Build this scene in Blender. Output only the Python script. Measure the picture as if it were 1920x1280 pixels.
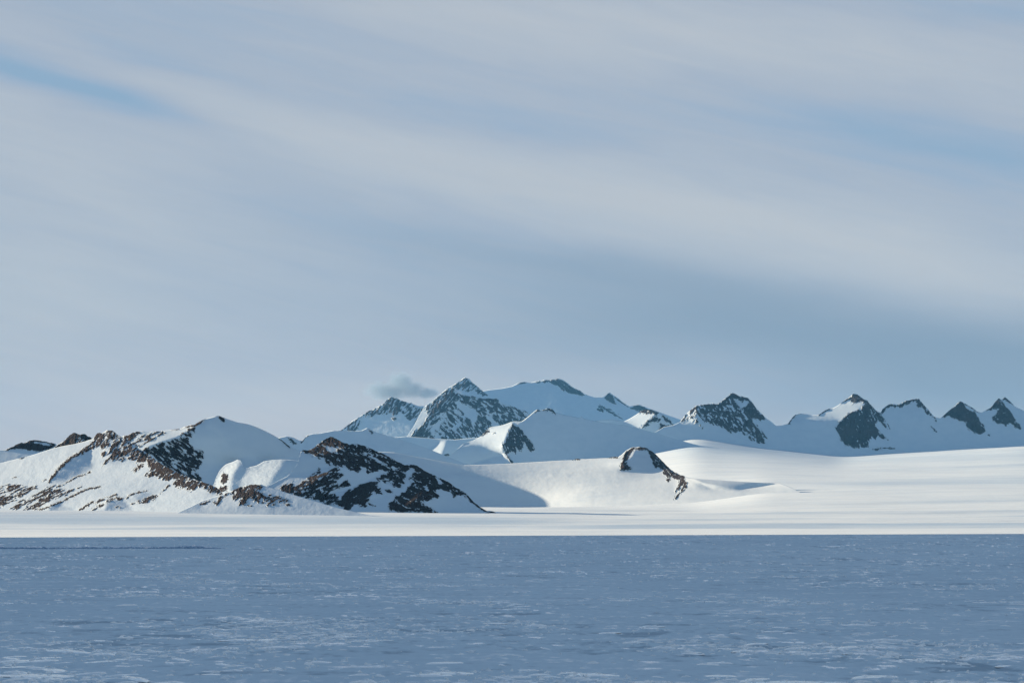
import bpy, math
import numpy as np
from mathutils import Vector

for o in list(bpy.data.objects):
    bpy.data.objects.remove(o)
S = bpy.context.scene
COL = S.collection
D2R = math.radians

# ------------------------------------------------------------------ camera, light, exposure
F = 5333.0            # focal length in photo pixels (1920 wide)
PX0, PY0 = 960.0, 985.0   # horizon and centre of the photo
H = 8.0               # eye height above the ice
SUN_EL, SUN_BACK = 13.5, 20.0   # sun: left of the view, SUN_BACK degrees behind the mountains

cam_d = bpy.data.cameras.new('camera')
cam = bpy.data.objects.new('camera', cam_d)
COL.objects.link(cam)
cam.location = (0, 0, H)
cam.rotation_euler = (D2R(90), 0, 0)
cam_d.sensor_width = 36.0
cam_d.lens = 36.0 * F / 1920.0
cam_d.shift_y = (PY0 - 640.0) / 1920.0
cam_d.clip_start = 1.0
cam_d.clip_end = 200000.0
S.camera = cam

S.view_settings.view_transform = 'Standard'
S.view_settings.look = 'None'
S.view_settings.exposure = 1.7
S.view_settings.gamma = 1.0
S.view_settings.use_curve_mapping = False
S.cycles.max_bounces = 6
S.cycles.diffuse_bounces = 1
S.cycles.volume_bounces = 0
S.cycles.use_denoising = True

sun_d = bpy.data.lights.new('sun', 'SUN')
sun_d.energy = 5.0
sun_d.angle = D2R(0.6)
sun_d.color = (1.0, 0.72, 0.485)
sun = bpy.data.objects.new('sun', sun_d)
COL.objects.link(sun)
e, a = D2R(SUN_EL), D2R(SUN_BACK)
to_sun = Vector((-math.cos(e) * math.cos(a), math.cos(e) * math.sin(a), math.sin(e)))
sun.rotation_euler = to_sun.to_track_quat('Z', 'Y').to_euler()


def lin(r, g, b):
    f = lambda c: (c / 255 / 12.92) if c / 255 <= 0.04045 else ((c / 255 + 0.055) / 1.055) ** 2.4
    return (f(r), f(g), f(b), 1.0)


class NT:
    """tiny helper to write math in node trees"""
    def __init__(self, tree):
        self.t = tree

    def node(self, kind, **kw):
        n = self.t.nodes.new(kind)
        for k, v in kw.items():
            setattr(n, k, v)
        return n

    def put(self, sock, v):
        if isinstance(v, bpy.types.NodeSocket):
            self.t.links.new(v, sock)
        else:
            sock.default_value = v

    def m(self, op, a, b=0.0, c=0.0, clamp=False):
        n = self.node('ShaderNodeMath', operation=op, use_clamp=clamp)
        self.put(n.inputs[0], a)
        self.put(n.inputs[1], b)
        if op in ('MULTIPLY_ADD', 'WRAP'):
            self.put(n.inputs[2], c)
        return n.outputs[0]

    def mix(self, f, c1, c2, blend='MIX'):
        n = self.node('ShaderNodeMix', data_type='RGBA', blend_type=blend)
        self.put(n.inputs[0], f)
        self.put(n.inputs[6], c1)
        self.put(n.inputs[7], c2)
        return n.outputs[2]

    def step(self, v, lo, hi, o1=0.0, o2=1.0):
        n = self.node('ShaderNodeMapRange', interpolation_type='SMOOTHSTEP')
        self.put(n.inputs[0], v)
        n.inputs[1].default_value = lo
        n.inputs[2].default_value = hi
        n.inputs[3].default_value = o1
        n.inputs[4].default_value = o2
        return n.outputs[0]

    def noise(self, vec, scale=1.0, detail=4.0, rough=0.5, dist=0.0):
        n = self.node('ShaderNodeTexNoise')
        self.put(n.inputs['Vector'], vec)
        n.inputs['Scale'].default_value = scale
        n.inputs['Detail'].default_value = detail
        n.inputs['Roughness'].default_value = rough
        n.inputs['Distortion'].default_value = dist
        return n.outputs['Fac']

    def xyz(self, x, y, z):
        n = self.node('ShaderNodeCombineXYZ')
        self.put(n.inputs[0], x)
        self.put(n.inputs[1], y)
        self.put(n.inputs[2], z)
        return n.outputs[0]


# ------------------------------------------------------------------ sky: Nishita behind veils of streaky cloud
world = bpy.data.worlds.new('World')
S.world = world
world.use_nodes = True
wt = world.node_tree
wt.nodes.clear()
N = NT(wt)
sky = N.node('ShaderNodeTexSky', sky_type='NISHITA')
sky.sun_disc = False
sky.sun_elevation = D2R(SUN_EL)
sky.sun_rotation = D2R(270 + SUN_BACK)
sky.altitude = 300
sky.air_density = 1.0
sky.dust_density = 0.2
sky.ozone_density = 2.0
tc = N.node('ShaderNodeTexCoord')
sep = N.node('ShaderNodeSeparateXYZ')
wt.links.new(tc.outputs['Generated'], sep.inputs[0])
hyp = N.m('SQRT', N.m('ADD', N.m('MULTIPLY', sep.outputs[0], sep.outputs[0]), N.m('MULTIPLY', sep.outputs[1], sep.outputs[1])))
az = N.m('MULTIPLY', N.m('ARCTAN2', sep.outputs[0], sep.outputs[1]), 57.2958)   # degrees, 0 ahead, + to the right
el = N.m('MULTIPLY', N.m('ARCTAN2', sep.outputs[2], hyp), 57.2958)              # degrees above the horizon
DEG = math.degrees(1 / F)
# soft wander so that no streak is a clean ellipse
wv = N.xyz(N.m('MULTIPLY', az, 0.10), N.m('MULTIPLY', el, 0.42), 0.0)
w1 = N.m('SUBTRACT', N.noise(wv, 1.0, 3.0, 0.55), 0.5)
elw = N.m('ADD', el, N.m('MULTIPLY', w1, 1.3))


def streak(px, py, ang, sx, sy, amt):
    """a soft band in the sky; place and size in degrees taken from the photo's pixels"""
    ca, sa = math.cos(D2R(ang)), math.sin(D2R(ang))
    a0, e0 = (px - PX0) * DEG, (PY0 - py) * DEG
    dx = N.m('SUBTRACT', az, a0)
    dy = N.m('SUBTRACT', elw, e0)
    u = N.m('MULTIPLY', N.m('ADD', N.m('MULTIPLY', dx, ca), N.m('MULTIPLY', dy, sa)), 1 / (sx * DEG))
    v = N.m('MULTIPLY', N.m('ADD', N.m('MULTIPLY', dx, -sa), N.m('MULTIPLY', dy, ca)), 1 / (sy * DEG))
    q = N.m('ADD', N.m('MULTIPLY', u, u), N.m('MULTIPLY', v, v))
    return N.m('MULTIPLY', N.m('EXPONENT', N.m('MULTIPLY', q, -1.0)), amt)


def total(items, base):
    s = base
    for it in items:
        s = N.m('ADD', s, streak(*it))
    return s


# fine streaks along the drift of the veil (down to the right)
rx = N.m('ADD', N.m('MULTIPLY', az, 0.975), N.m('MULTIPLY', el, -0.22))
ry = N.m('ADD', N.m('MULTIPLY', az, 0.22), N.m('MULTIPLY', el, 0.975))
n1 = N.m('SUBTRACT', N.noise(N.xyz(N.m('MULTIPLY', rx, 0.13), N.m('MULTIPLY', ry, 0.95), 3.1), 1.0, 4.0, 0.5, 0.3), 0.5)
n2 = N.m('SUBTRACT', N.noise(N.xyz(N.m('MULTIPLY', rx, 0.05), N.m('MULTIPLY', ry, 0.30), 8.7), 1.0, 2.0, 0.5), 0.5)
n3 = N.m('SUBTRACT', N.noise(N.xyz(N.m('MULTIPLY', rx, 0.35), N.m('MULTIPLY', ry, 3.2), 5.5), 1.0, 5.0, 0.55, 0.6), 0.5)
base_v = N.m('ADD', N.m('MULTIPLY', n3, 0.42), N.m('ADD', N.m('MULTIPLY', n1, 0.30), N.m('MULTIPLY', n2, 0.34)))
veil = total([
    (60, 290, -20, 560, 90, 0.20), (640, 280, -17, 480, 60, 0.30), (1250, 385, -13, 560, 80, 0.38), (1750, 500, -12, 380, 70, 0.24),
    (60, 560, -6, 360, 190, 0.30), (640, 770, 0, 640, 60, 0.34), (1500, 110, -8, 560, 75, 0.30), (900, 55, -6, 300, 50, 0.22),
    (40, 150, -17, 230, 30, -0.52), (230, 200, -17, 190, 24, -0.32), (820, 215, -14, 330, 36, -0.16), (330, 130, -15, 200, 20, -0.22),
    (1680, 268, -8, 330, 50, -0.36), (1880, 330, -5, 240, 60, -0.22), (1000, 245, -7, 220, 26, -0.15),
    (150, 30, -8, 380, 60, -0.16), (700, 440, -12, 420, 45, -0.10), (1880, 40, -5, 240, 40, -0.25),
], N.m('ADD', base_v, 0.50))
dark = total([
    (1560, 640, -7, 620, 75, 0.82), (1150, 510, -8, 420, 42, 0.42), (1900, 740, 0, 420, 90, 0.62), (1000, 640, 0, 330, 60, 0.24),
    (1320, 760, 0, 520, 50, 0.30),
], N.m('MULTIPLY', n1, 0.25))
dark = N.m('MULTIPLY', dark, 1.0, clamp=True)
ramp = N.node('ShaderNodeValToRGB')
cr = ramp.color_ramp
cr.elements[0].position = 0.0
cr.elements[0].color = lin(146, 174, 200)
cr.elements[1].position = 1.0
cr.elements[1].color = lin(194, 199, 205)
for p, c in ((0.25, (160, 179, 201)), (0.5, (174, 185, 200)), (0.75, (185, 193, 203))):
    x = cr.elements.new(p)
    x.color = lin(*c)
wt.links.new(veil, ramp.inputs[0])
cloud_col = N.mix(dark, ramp.outputs[0], lin(136, 156, 177))
low = N.step(el, -0.5, 5.0, 1.0, 0.0)
cloud_col = N.mix(low, cloud_col, N.mix(1.0, cloud_col, (1.27, 1.02, 0.88, 1), 'MULTIPLY'))
bg1 = N.node('ShaderNodeBackground')
wt.links.new(sky.outputs[0], bg1.inputs[0])
bg1.inputs[1].default_value = 0.050
bg2 = N.node('ShaderNodeBackground')
wt.links.new(cloud_col, bg2.inputs[0])
bg2.inputs[1].default_value = 0.293
# the veil is deepest low down, where one looks along it, and opens to blue overhead
cover = N.m('MULTIPLY', N.step(N.m('ADD', el, N.m('MULTIPLY', n2, 4.0)), 10.8, 17.0, 0.97, 0.34), 1.0, clamp=True)
mx = N.node('ShaderNodeMixShader')
wt.links.new(cover, mx.inputs[0])
wt.links.new(bg1.outputs[0], mx.inputs[1])
wt.links.new(bg2.outputs[0], mx.inputs[2])
wo = N.node('ShaderNodeOutputWorld')
wt.links.new(mx.outputs[0], wo.inputs[0])


# ------------------------------------------------------------------ numpy noise
def _hash(ix, iy, seed):
    n = (ix.astype(np.int64) * 374761393 + iy.astype(np.int64) * 668265263 + seed * 1442695041) & 0xFFFFFFFF
    n = ((n ^ (n >> 13)) * 1274126177) & 0xFFFFFFFF
    n = (n ^ (n >> 16)) & 0xFFFFFF
    return n / float(0xFFFFFF)


def vnoise(x, y, seed=0):
    xi, yi = np.floor(x), np.floor(y)
    fx, fy = x - xi, y - yi
    fx = fx * fx * (3 - 2 * fx)
    fy = fy * fy * (3 - 2 * fy)
    a = _hash(xi, yi, seed)
    b = _hash(xi + 1, yi, seed)
    c = _hash(xi, yi + 1, seed)
    d = _hash(xi + 1, yi + 1, seed)
    return (a + (b - a) * fx) * (1 - fy) + (c + (d - c) * fx) * fy


def fbm(x, y, oct=4, seed=0, gain=0.5):
    s, w, amp = 0.0, 0.0, 1.0
    for k in range(oct):
        # turn the lattice between octaves
        xx, yy = 0.8 * x - 0.6 * y, 0.6 * x + 0.8 * y
        s = s + amp * vnoise(x, y, seed + k * 17)
        w += amp
        x, y = xx * 2.03 + 11.3, yy * 2.03 - 7.1
        amp *= gain
    return s / w * 2 - 1


def rot(x, y, ang):
    """picture angle in degrees, + = rising to the right (y grows downwards)"""
    c, s = math.cos(D2R(ang)), math.sin(D2R(ang))
    return x * c - y * s, x * s + y * c


# ------------------------------------------------------------------ materials
def new_mat(name):
    m = bpy.data.materials.new(name)
    m.use_nodes = True
    m.node_tree.nodes.clear()
    k = NT(m.node_tree)
    out = k.node('ShaderNodeOutputMaterial')
    b = k.node('ShaderNodeBsdfPrincipled')
    m.node_tree.links.new(b.outputs[0], out.inputs[0])
    return m, k, b


def bump(k, b, height, dist, strength=1.0):
    n = k.node('ShaderNodeBump')
    n.inputs['Strength'].default_value = strength
    n.inputs['Distance'].default_value = dist
    k.put(n.inputs['Height'], height)
    k.t.links.new(n.outputs[0], b.inputs['Normal'])


def scaled_pos(k, sx, sy, sz):
    g = k.node('ShaderNodeNewGeometry')
    mp = k.node('ShaderNodeMapping')
    mp.inputs['Scale'].default_value = (sx, sy, sz)
    k.t.links.new(g.outputs['Position'], mp.inputs[0])
    return mp.outputs[0]


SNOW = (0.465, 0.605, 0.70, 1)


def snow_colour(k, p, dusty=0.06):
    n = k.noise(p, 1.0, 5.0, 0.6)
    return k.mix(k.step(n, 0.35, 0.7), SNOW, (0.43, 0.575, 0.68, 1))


# mountain snow: wind crust and flutes a few metres across
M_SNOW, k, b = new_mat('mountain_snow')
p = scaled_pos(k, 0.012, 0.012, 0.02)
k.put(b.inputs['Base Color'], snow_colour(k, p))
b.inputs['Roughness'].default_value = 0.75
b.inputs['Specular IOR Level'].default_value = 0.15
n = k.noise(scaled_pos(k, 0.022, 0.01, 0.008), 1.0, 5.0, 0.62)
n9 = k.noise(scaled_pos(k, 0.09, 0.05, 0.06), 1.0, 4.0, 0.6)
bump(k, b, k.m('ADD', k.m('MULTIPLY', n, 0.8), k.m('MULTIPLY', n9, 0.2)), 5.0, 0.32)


def rock_mat(name, dark, light, dust, fs):
    m, k, b = new_mat(name)
    at = k.node('ShaderNodeAttribute', attribute_name='rock')
    p1 = scaled_pos(k, fs, fs * 0.5, fs * 1.2)
    n1 = k.noise(p1, 1.0, 6.0, 0.65)
    n3 = k.noise(scaled_pos(k, 0.006, 0.006, 0.012), 1.0, 4.0, 0.6)
    v = k.m('ADD', at.outputs['Fac'], k.m('MULTIPLY', k.m('SUBTRACT', n1, 0.5), 9.0))
    v = k.m('SUBTRACT', v, dust)
    f = k.step(v, -0.22, 0.22)
    rc = k.mix(k.step(n3, 0.35, 0.68), dark, light)
    k.put(b.inputs['Base Color'], k.mix(f, SNOW, rc))
    b.inputs['Roughness'].default_value = 0.85
    b.inputs['Specular IOR Level'].default_value = 0.2
    bump(k, b, n1, 10.0, 0.9)
    return m


M_ROCK_NEAR = rock_mat('dark_rock', (0.007, 0.007, 0.010, 1), (0.021, 0.016, 0.017, 1), 0.0, 0.20)
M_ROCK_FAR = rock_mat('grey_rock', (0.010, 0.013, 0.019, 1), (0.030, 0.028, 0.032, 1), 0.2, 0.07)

# glacier: broad snow plain with low wind waves
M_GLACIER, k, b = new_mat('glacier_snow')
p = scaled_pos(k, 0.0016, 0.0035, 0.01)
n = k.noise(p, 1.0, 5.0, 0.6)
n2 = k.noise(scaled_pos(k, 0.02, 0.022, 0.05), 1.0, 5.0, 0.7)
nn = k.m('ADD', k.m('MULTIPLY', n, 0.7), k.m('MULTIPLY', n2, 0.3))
sc = k.node('ShaderNodeAttribute', attribute_name='band_tone')
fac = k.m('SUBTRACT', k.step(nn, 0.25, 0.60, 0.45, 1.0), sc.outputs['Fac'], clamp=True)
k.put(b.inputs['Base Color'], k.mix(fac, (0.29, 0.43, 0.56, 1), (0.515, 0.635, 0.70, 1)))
b.inputs['Roughness'].default_value = 0.7
b.inputs['Specular IOR Level'].default_value = 0.2
bump(k, b, n2, 1.6, 0.4)

# foreground: hard blue ice crust with white wind-blown snow on it
M_ICE, k, b = new_mat('wind_crust_ice')
at = k.node('ShaderNodeAttribute', attribute_name='drift')
n = k.noise(scaled_pos(k, 1.1, 0.28, 1.0), 1.0, 4.0, 0.6)
n2 = k.noise(scaled_pos(k, 0.02, 0.004, 1.0), 1.0, 3.0, 0.6)
base = k.mix(k.step(n2, 0.3, 0.7), (0.48, 0.625, 0.70, 1), (0.57, 0.71, 0.77, 1))
base = k.mix(k.step(n, 0.25, 0.8), k.mix(0.5, base, (0.41, 0.555, 0.64, 1)), base)
v = k.m('ADD', at.outputs['Fac'], k.m('MULTIPLY', k.m('SUBTRACT', n, 0.5), 2.0))
n4 = k.noise(scaled_pos(k, 0.30, 0.07, 1.0), 1.0, 4.0, 0.6)
v = k.m('ADD', v, k.m('MULTIPLY', k.m('SUBTRACT', n4, 0.5), 1.1))
c = k.mix(k.step(v, 0.25, 1.1), base, (0.95, 0.95, 0.95, 1))
c = k.mix(k.step(v, -0.1, -1.0), c, (0.26, 0.38, 0.46, 1))
k.put(b.inputs['Base Color'], c)
k.put(b.inputs['Roughness'], k.step(v, 0.2, 1.0, 0.62, 0.22))
b.inputs['Specular IOR Level'].default_value = 0.4
bump(k, b, n, 0.06, 0.6)


# ------------------------------------------------------------------ mesh helpers
def make_mesh(name, verts, quads, mat, normals=None, attr=None, attr_name='rock', flat=False):
    me = bpy.data.meshes.new(name)
    nv, nf = len(verts), len(quads)
    me.vertices.add(nv)
    me.vertices.foreach_set('co', np.ascontiguousarray(verts, dtype=np.float32).ravel())
    me.loops.add(nf * 4)
    me.loops.foreach_set('vertex_index', np.ascontiguousarray(quads, dtype=np.int32).ravel())
    me.polygons.add(nf)
    me.polygons.foreach_set('loop_start', np.arange(0, nf * 4, 4, dtype=np.int32))
    me.update(calc_edges=True)
    me.polygons.foreach_set('use_smooth', np.full(nf, not flat))
    if attr is not None:
        at = me.attributes.new(attr_name, 'FLOAT', 'POINT')
        at.data.foreach_set('value', np.ascontiguousarray(attr, dtype=np.float32))
    if normals is not None and not flat:
        me.normals_split_custom_set_from_vertices([tuple(v) for v in normals])
    me.materials.append(mat)
    return me


def link(name, me, parent=None):
    o = bpy.data.objects.new(name, me)
    COL.objects.link(o)
    if parent is not None:
        o.parent = parent
        o.matrix_parent_inverse = parent.matrix_world.inverted()
    return o


def vertex_normals(P):
    """P: rows x cols x 3 grid"""
    du = np.gradient(P, axis=1)
    dv = np.gradient(P, axis=0)
    n = np.cross(dv, du)
    n /= np.maximum(np.linalg.norm(n, axis=2, keepdims=True), 1e-9)
    return n


def grid_quads(ny, nx):
    i = np.arange(ny * nx).reshape(ny, nx)
    return np.stack([i[1:, :-1], i[1:, 1:], i[:-1, 1:], i[:-1, :-1]], axis=-1)


def sdf_poly(pts, x, y):
    """signed distance (+ inside) in photo pixels"""
    pts = np.array(pts, float)
    d2 = np.full(x.shape, 1e18)
    inside = np.zeros(x.shape, bool)
    for i in range(len(pts)):
        (x0, y0), (x1, y1) = pts[i - 1], pts[i]
        ex, ey = x1 - x0, y1 - y0
        t = np.clip(((x - x0) * ex + (y - y0) * ey) / max(ex * ex + ey * ey, 1e-9), 0, 1)
        d2 = np.minimum(d2, (x - x0 - t * ex) ** 2 + (y - y0 - t * ey) ** 2)
        if y0 != y1:
            c = ((y0 > y) != (y1 > y)) & (x < (x1 - x0) * (y - y0) / (y1 - y0) + x0)
            inside ^= c
    d = np.sqrt(d2)
    return np.where(inside, d, -d)


def sdf_line(pts, w, x, y):
    d2 = np.full(x.shape, 1e18)
    for i in range(1, len(pts)):
        (x0, y0), (x1, y1) = pts[i - 1], pts[i]
        ex, ey = x1 - x0, y1 - y0
        t = np.clip(((x - x0) * ex + (y - y0) * ey) / max(ex * ex + ey * ey, 1e-9), 0, 1)
        d2 = np.minimum(d2, (x - x0 - t * ex) ** 2 + (y - y0 - t * ey) ** 2)
    return w - np.sqrt(d2)


def dct_mat(n):
    k = np.arange(n)
    m = np.cos(np.pi * np.outer(k, k + 0.5) / n) * math.sqrt(2.0 / n)
    m[0] *= math.sqrt(0.5)
    return m


def integrate(gx, gy, wy):
    """least squares surface whose slopes follow gx (to the right) and gy (downwards)"""
    ny, nx = gx.shape
    hx = (gx[:, 1:] + gx[:, :-1]) / 2
    hy = (gy[1:, :] + gy[:-1, :]) / 2 * wy
    div = np.zeros((ny, nx))
    div[:, :-1] += hx
    div[:, 1:] -= hx
    div[:-1, :] += hy
    div[1:, :] -= hy
    lam = (2 * np.cos(np.pi * np.arange(nx) / nx) - 2)[None, :] + wy * (2 * np.cos(np.pi * np.arange(ny) / ny) - 2)[:, None]
    lam[0, 0] = 1
    cy, cx = dct_mat(ny), dct_mat(nx)
    c = (cy @ div @ cx.T) / lam
    c[0, 0] = 0
    return cy.T @ c @ cx


def blur(a, r):
    if r <= 0:
        return a
    n = int(r * 2.5) + 1
    w = np.exp(-0.5 * (np.arange(-n, n + 1) / r) ** 2)
    w /= w.sum()
    for ax in (0, 1):
        p = np.pad(a, [(n, n) if i == ax else (0, 0) for i in (0, 1)], mode='edge')
        a = sum(w[j] * np.take(p, range(j, j + a.shape[ax]), ax) for j in range(2 * n + 1))
    return a


def bilinear(G, x, y):
    ny, nx = G.shape
    x = np.clip(x, 0, nx - 1.001)
    y = np.clip(y, 0, ny - 1.001)
    xi, yi = x.astype(int), y.astype(int)
    fx, fy = x - xi, y - yi
    return (G[yi, xi] * (1 - fx) + G[yi, xi + 1] * fx) * (1 - fy) + (G[yi + 1, xi] * (1 - fx) + G[yi + 1, xi + 1] * fx) * fy


def to_world(px, py, q, D):
    """photo direction + how much nearer than D (q in pixel lengths at D) -> a point in metres"""
    Y = D * (1 - q / F)
    return np.stack([(px - PX0) / F * Y, Y, H + (PY0 - py) / F * Y], axis=-1)


def mountain(D, top, base, tones=(), rocks=(), g0=-0.35, k0=1.25, wy=0.12, step=1.0, cuts=None, mat_rock=None, name='mountain_peak',
             rough=0.25, seed=1, q0=0.0, structure=None, soft=1.2, back=1.0, crev=0.0, snow_mat=None, group=None, relief=2.2):
    """One massif. top/base: its crest and foot; tones: areas with their own slopes (gx to the right, steepness k);
    rocks: outcrops. Built as a real relief in metres with its far side behind the crest."""
    t = np.array(top, float)
    x0, x1 = t[0, 0], t[-1, 0]
    yb = float(base)
    ytop = t[:, 1].min() - 6
    gw, gh = int(x1 - x0) + 3, int(yb - ytop) + 3
    X, Y = np.meshgrid(x0 + np.arange(gw), ytop + np.arange(gh))
    gx = np.full(X.shape, g0)
    gk = np.full(X.shape, k0)
    for tn in tones:
        poly, tg, tk = tn[:3]
        bl = tn[3] if len(tn) > 3 else soft
        m = np.clip(sdf_poly(poly, X, Y) / 1.5 + 0.5, 0, 1)
        m = blur(m, bl)
        gx = gx * (1 - m) + tg * m
        gk = gk * (1 - m) + tk * m
    q = integrate(gx, gk, wy)
    q -= np.median(q[-1]) - q0
    # vertices
    nx = int((x1 - x0) / step) + 1
    px1 = np.linspace(x0, x1, nx)
    tp = np.interp(px1, t[:, 0], t[:, 1])
    # jagged crest where rock reaches it
    if rocks:
        mtop = np.full(nx, -9.0)
        for r in rocks:
            sd = sdf_line(r['line'], r['w'], px1, tp + 1.5) if 'line' in r else sdf_poly(r['poly'], px1, tp + 1.5)
            mtop = np.maximum(mtop, sd)
        jag = np.clip((mtop + 1.0) / 2, 0, 1)
        tp = tp - jag * (1.5 * fbm(px1 / 5.0, px1 * 0 + seed, 3, seed) + 0.3)
    ny = int(max(yb - tp) / step) + 1
    v = np.linspace(0, 1, ny)[:, None]
    PXg = np.repeat(px1[None, :], ny, 0)
    PYg = tp[None, :] + (np.maximum(yb, tp + 3)[None, :] - tp[None, :]) * v
    Q = bilinear(q, PXg - x0, PYg - ytop)
    Q = Q + rough * fbm(PXg / 14, PYg / 9, 4, seed + 5) * 2.0
    if crev:
        Q = Q + crev * (0.5 - np.abs(fbm(PXg / 9, PYg / 3.5, 4, seed + 8, 0.6)) * 2)
    # rock field
    R = np.full(PXg.shape, -9.0)
    RID = np.zeros(PXg.shape, int) - 1
    for i, r in enumerate(rocks):
        pts = np.array(r.get('line') or r['poly'], float)
        mg = 8
        sel = (PXg > pts[:, 0].min() - mg) & (PXg < pts[:, 0].max() + mg) & (PYg > pts[:, 1].min() - mg) & (PYg < pts[:, 1].max() + mg)
        if not sel.any():
            continue
        xs, ys = PXg[sel], PYg[sel]
        sd = sdf_line(r['line'], r['w'], xs, ys) if 'line' in r else sdf_poly(r['poly'], xs, ys)
        for hole in r.get('holes', ()):
            sd = np.minimum(sd, -sdf_poly(hole, xs, ys))
        amp, sc, ang, st = r.get('amp', 1.5), r.get('sc', 5.0), r.get('ang', 0.0), r.get('st', 2.0)
        u, w = rot(xs, ys, ang)
        nz = fbm(u / (sc * st * 0.85), w / (sc * 0.7), 5, seed * 7 + i, 0.6)
        f = np.minimum(sd, r.get('cap', 2.2)) + amp * nz * 3.4 + r.get('bias', 0.0)
        f = np.where(sd < -4, -9, f)
        cur = R[sel]
        better = f > cur
        cur[better] = f[better]
        R[sel] = cur
        ids = RID[sel]
        ids[better & (f > -1.6)] = i
        RID[sel] = ids
    isr = np.clip(R + 0.6, 0, 1.5) / 1.5
    if rocks:
        u, w = rot(PXg, PYg, 30)
        rel = relief * (0.55 * fbm(u / 7, w / 4, 4, seed + 31, 0.6) + 0.55 * (1 - 2 * np.abs(fbm(PXg / 6, PYg / 15, 4, seed + 41, 0.55))))
        Q = Q + isr * (rel * 1.3 + 0.4)
    front = to_world(PXg, PYg, Q, D)
    # far side: falls away behind the crest
    nb = 7
    hh = np.maximum(yb - tp, 4) + 12
    d = (np.linspace(0, 1, nb + 1)[1:][::-1] ** 1.3)[:, None]
    drop = d * hh[None, :] * back
    jn = 1 + 0.25 * fbm(np.repeat(px1[None, :], nb, 0) / 20, d * 3 + 0 * drop, 3, seed + 77)
    backP = to_world(np.repeat(px1[None, :], nb, 0), tp[None, :] + drop, Q[:1] - drop * 1.35 * jn - 0.5, D)
    P = np.concatenate([backP, front], 0)
    RR = np.concatenate([np.full((nb, nx), -9.0), R], 0)
    II = np.concatenate([np.full((nb, nx), -1), RID], 0)
    nrm = vertex_normals(P)
    ty = P.shape[0]
    quads = grid_quads(ty, nx)
    fr = np.maximum.reduce([RR[1:, :-1], RR[1:, 1:], RR[:-1, 1:], RR[:-1, :-1]])
    fid = np.maximum.reduce([II[1:, :-1], II[1:, 1:], II[:-1, 1:], II[:-1, :-1]])
    isrock = (fr > -1.0) & (fid >= 0)
    colx = (px1[:-1] + px1[1:]) / 2
    Pf, nf, Rf = P.reshape(-1, 3), nrm.reshape(-1, 3), RR.reshape(-1)
    quads = quads.reshape(-1, 4)
    isrock = isrock.reshape(-1)
    fid = fid.reshape(-1)
    fcol = np.repeat(colx[None, :], ty - 1, 0).reshape(-1)
    cuts = cuts or [(x0 - 1, x1 + 1, structure or {})]
    made = []

    def extract(mask):
        qs = quads[mask]
        ids, inv = np.unique(qs, return_inverse=True)
        return ids, inv.reshape(-1, 4)

    for (c0, c1, info) in cuts:
        inc = (fcol >= c0) & (fcol < c1)
        m = inc & ~isrock
        ids, qs = extract(m)
        # origin at the foot of the piece
        cx = (max(c0, x0) + min(c1, x1)) / 2
        org = to_world(np.array(cx), np.array(yb), np.array(0.0), D)
        if structure is not None:
            me = make_mesh(name, Pf[ids] - org, qs, snow_mat or M_SNOW, nf[ids])
            root = link(name, me)
            root.location = org
            root['kind'] = 'structure'
            body = root
        else:
            root = bpy.data.objects.new(info.get('name', name), None)
            COL.objects.link(root)
            root.location = org
            root['label'] = info['label']
            root['category'] = info.get('category', 'mountain')
            root['kind'] = 'thing'
            if info.get('group'):
                root['group'] = info['group']
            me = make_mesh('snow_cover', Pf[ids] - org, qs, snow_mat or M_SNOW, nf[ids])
            body = link('snow_cover', me)
            body.parent = root
        made.append(root)
        for i, r in enumerate(rocks):
            mm = inc & isrock & (fid == i)
            if mm.sum() < 6:
                continue
            ids, qs = extract(mm)
            me = make_mesh(r.get('name', 'rock_outcrop'), Pf[ids] - org, qs, mat_rock or M_ROCK_NEAR, nf[ids], Rf[ids], flat=False)
            o = link(r.get('name', 'rock_outcrop'), me)
            o.parent = root
            if r.get('label'):
                o['label'] = r['label']
    return made


def P_(s):
    """'x,y x,y ...' -> list of points"""
    return [tuple(float(c) for c in w.split(',')) for w in s.split()]


def rk(poly=None, line=None, w=1.5, **kw):
    d = dict(kw)
    if line:
        d['line'] = P_(line)
        d['w'] = w
    else:
        d['poly'] = P_(poly)
    if 'holes' in d:
        d['holes'] = [P_(h) for h in d['holes']]
    return d

# ------------------------------------------------------------------ the ground
def crest_py(px):
    return np.interp(px, [-800, 0, 960, 1920, 2700], [1010, 1007.5, 1004, 1000.5, 998])


def ice_height(X, Y):
    """lake-flat wind crust that swells to a low rise 1.5 km out and dips behind it"""
    px = X / Y * F + PX0
    zc = H - (crest_py(px) - PY0) / F * 1500.0
    s = np.clip((Y - 500) / 1000.0, 0, 1)
    s = s * s * (3 - 2 * s)
    z = zc * s
    d = np.clip((Y - 1500) / 1000.0, 0, 1.3)
    return z - 9.0 * d * d * (3 - 2 * np.clip(d, 0, 1)) * 1.0


pys = np.concatenate([np.arange(1340, 1060, -0.85), np.arange(1060, 1012, -0.7)])
Yr = H * F / (pys - PY0)
Yr = np.concatenate([[60, 90], Yr, np.linspace(Yr[-1] + 25, 1500, 5), [1560, 1640, 1760, 1900, 2100, 2300, 2600, 2800]])
pxs = np.concatenate([np.linspace(-900, -30, 60), np.arange(-28, 1950, 1.45), np.linspace(1952, 2800, 60)])
PXg, Yg = np.meshgrid(pxs, Yr)
Xg = (PXg - PX0) / F * Yg
Zg = ice_height(Xg, Yg)
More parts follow.
